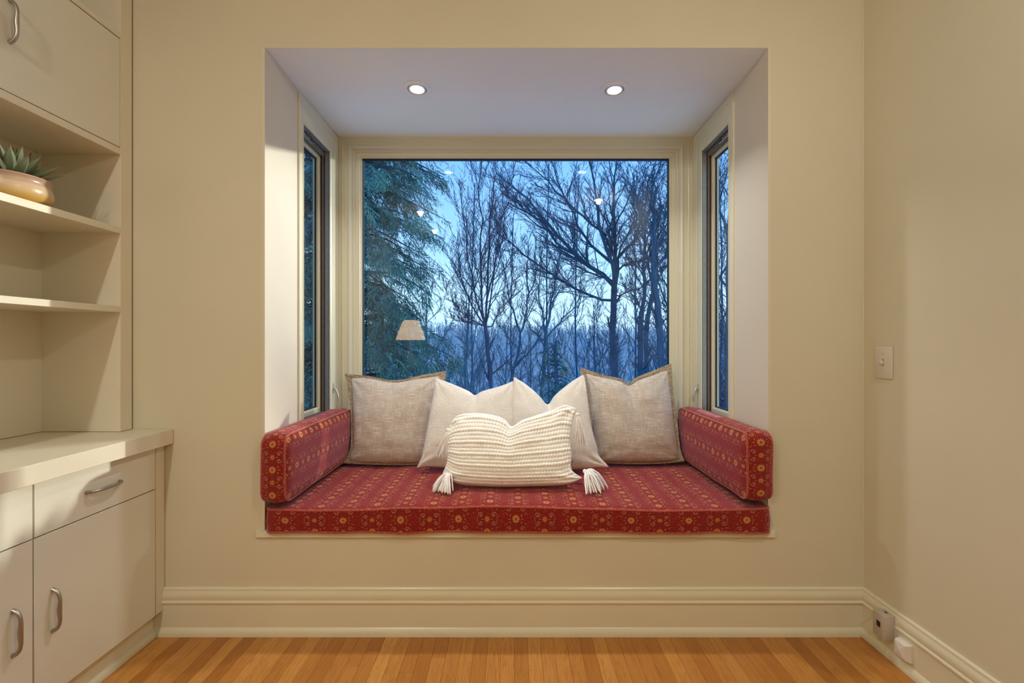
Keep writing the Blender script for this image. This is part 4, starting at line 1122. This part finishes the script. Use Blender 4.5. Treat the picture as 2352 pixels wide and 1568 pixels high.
# ---- evergreens
def frond_template(nl, L, wd, droop, seed):
    r_ = np.random.default_rng(seed); V = []; Fc = []
    for i in range(nl):
        t = (i + .5) / nl; x0 = L * t; z0 = -droop * t * t
        for s in (-1, 1):
            ln = wd * (1 - .55 * t) * r_.uniform(.7, 1.2); a = r_.uniform(.5, .9)
            d = np.array([math.cos(a), s * math.sin(a), -.25 - r_.uniform(0, .5)]); p = np.array([x0, 0, z0]); k = len(V)
            wv = np.array([-.28 * ln * .35, 0, .1 * ln])
            V += [p, p + d * ln * .5 + wv, p + d * ln, p + d * ln * .5 - wv]; Fc += [(k, k + 1, k + 2, k + 3)]
    return np.array(V), np.array(Fc)
def evergreen(name, loc, hgt, rad, z_lo, nfr, label, seed, frond=(7, .30, .14, .12), droop=.5, mat='needles', lift=.1, dense=1.0):
    r_ = np.random.default_rng(seed); root = empty(name, loc, label, 'tree', 'evergreens beyond the window')
    g = TreeGen(seed); g.rmin = .01
    P = g.stem([(0, 0, 0), (.05, 0, hgt * .5), (0, 0, hgt)], .16, .03, 14)
    V, Q = batch_tubes([([P], [np.linspace(.16, .03, 14)], 10)]); me = raw_mesh('trunk', V, Q, 4); smooth(me); link('trunk', me, M['bark'], root)
    nb = int(26 * hgt * dense); br = []; bR = []; org = []; dirs = []
    for i in range(nb):
        z = z_lo + (hgt - z_lo) * (i + r_.random()) / nb; az = r_.uniform(0, 2 * PI)
        Lr = rad * (1 - ((z - z_lo) / (hgt - z_lo)) ** 2.6 * .85) * r_.uniform(.6, 1.12)
        d = np.array([math.cos(az), math.sin(az), lift]); pts = []
        for k in range(7):
            t = k / 6; pts.append(np.array([0, 0, z]) + d * Lr * t + np.array([0, 0, -droop * Lr * t * t + .05 * math.sin(t * 5 + az)]))
        pts = np.array(pts); br.append(pts); bR.append(np.linspace(.03, .006, 7))
        m = max(3, int(nfr / nb * Lr / rad * 1.3))
        for _ in range(m):
            t = r_.uniform(.12, 1) ** .75; f = t * 6; k = min(int(f), 5); f -= k; p = pts[k] * (1 - f) + pts[k + 1] * f
            tg = pts[k + 1] - pts[k]; tg /= np.linalg.norm(tg); side = np.cross(tg, [0, 0, 1]); side /= np.linalg.norm(side)
            a = r_.uniform(-1.2, 1.2); dd = tg * math.cos(a) + side * math.sin(a) + np.array([0, 0, r_.uniform(-.9, .15)]); dd /= np.linalg.norm(dd)
            org.append(p + r_.normal(0, .06, 3)); dirs.append(dd)
    V, Q = batch_tubes([(br, bR, 4)]); link('branches', raw_mesh('branches', V, Q, 4), M['bark'], root)['kind'] = 'stuff'
    tv, tf = frond_template(*frond, seed); org = np.array(org); dirs = np.array(dirs); N = len(org)
    up = np.tile([0, 0, 1.0], (N, 1)) + r_.normal(0, .35, (N, 3)); sd = np.cross(up, dirs); sd /= np.linalg.norm(sd, axis=1, keepdims=True) + 1e-9; nn = np.cross(dirs, sd)
    sc_ = r_.uniform(.7, 1.35, N)[:, None, None]
    V = org[:, None, :] + sc_ * (tv[None, :, 0:1] * dirs[:, None, :] + tv[None, :, 1:2] * sd[:, None, :] + tv[None, :, 2:3] * nn[:, None, :])
    Q = (tf[None] + (np.arange(N) * len(tv))[:, None, None]).reshape(-1, 4)
    o = link('foliage', raw_mesh('foliage', V.reshape(-1, 3), Q, 4), M[mat], root); o['kind'] = 'stuff'
    return root
evergreen('evergreen_tree', (-2.75, 7.6, gh(-2.75, 7.6)), 15.5, 1.78, 1.2, 26000, 'large dark evergreen with drooping sprays at the left of the window', 12, (7, .26, .11, .10), droop=.38, lift=.22, dense=1.7)
evergreen('evergreen_tree', (-4.6, 6.2, gh(-4.6, 6.2)), 12.0, 1.9, 1.0, 9000, 'dark evergreen seen through the narrow left casement', 14, droop=.5)
xs_ = (1276 - 1180) * 12 / F
evergreen('spruce_tree', (xs_, 12.0, gh(xs_, 12)), 6.1, 1.05, .5, 2600, 'small thin spruce between the bare trunks at bottom centre', 15, (6, .22, .09, .05), droop=.15, dense=.7)

# ---- far woodland
def far_wood():
    r_ = np.random.default_rng(5); V = []; Fc = []
    n = 0
    for i in range(6500):
        y = 62 + 230 * r_.random() ** .8; x = r_.uniform(-.75, 1.0) * y * .95; z = gh(x, y) - .3; h = r_.uniform(6, 10.5)
        k = len(V); w_ = .12 + y * .0006
        V += [(x - w_, y, z), (x + w_, y, z), (x, y + w_, z), (x, y, z + h)]; Fc += [(k, k + 1, k + 3), (k + 1, k + 2, k + 3), (k + 2, k, k + 3)]
        for b_ in range(16):
            t = r_.uniform(.25, .9); a = r_.uniform(0, 2 * PI); ln = h * .36 * (1.15 - t) * r_.uniform(.7, 1.3); e = r_.uniform(.7, 1.15)
            p = np.array([x, y, z + h * t]); q = p + ln * np.array([math.cos(a) * math.cos(e), math.sin(a) * math.cos(e), math.sin(e)])
            s_ = np.array([-math.sin(a), math.cos(a), 0]) * w_ * .45; k = len(V); V += [tuple(p - s_), tuple(p + s_), tuple(q)]; Fc.append((k, k + 1, k + 2))
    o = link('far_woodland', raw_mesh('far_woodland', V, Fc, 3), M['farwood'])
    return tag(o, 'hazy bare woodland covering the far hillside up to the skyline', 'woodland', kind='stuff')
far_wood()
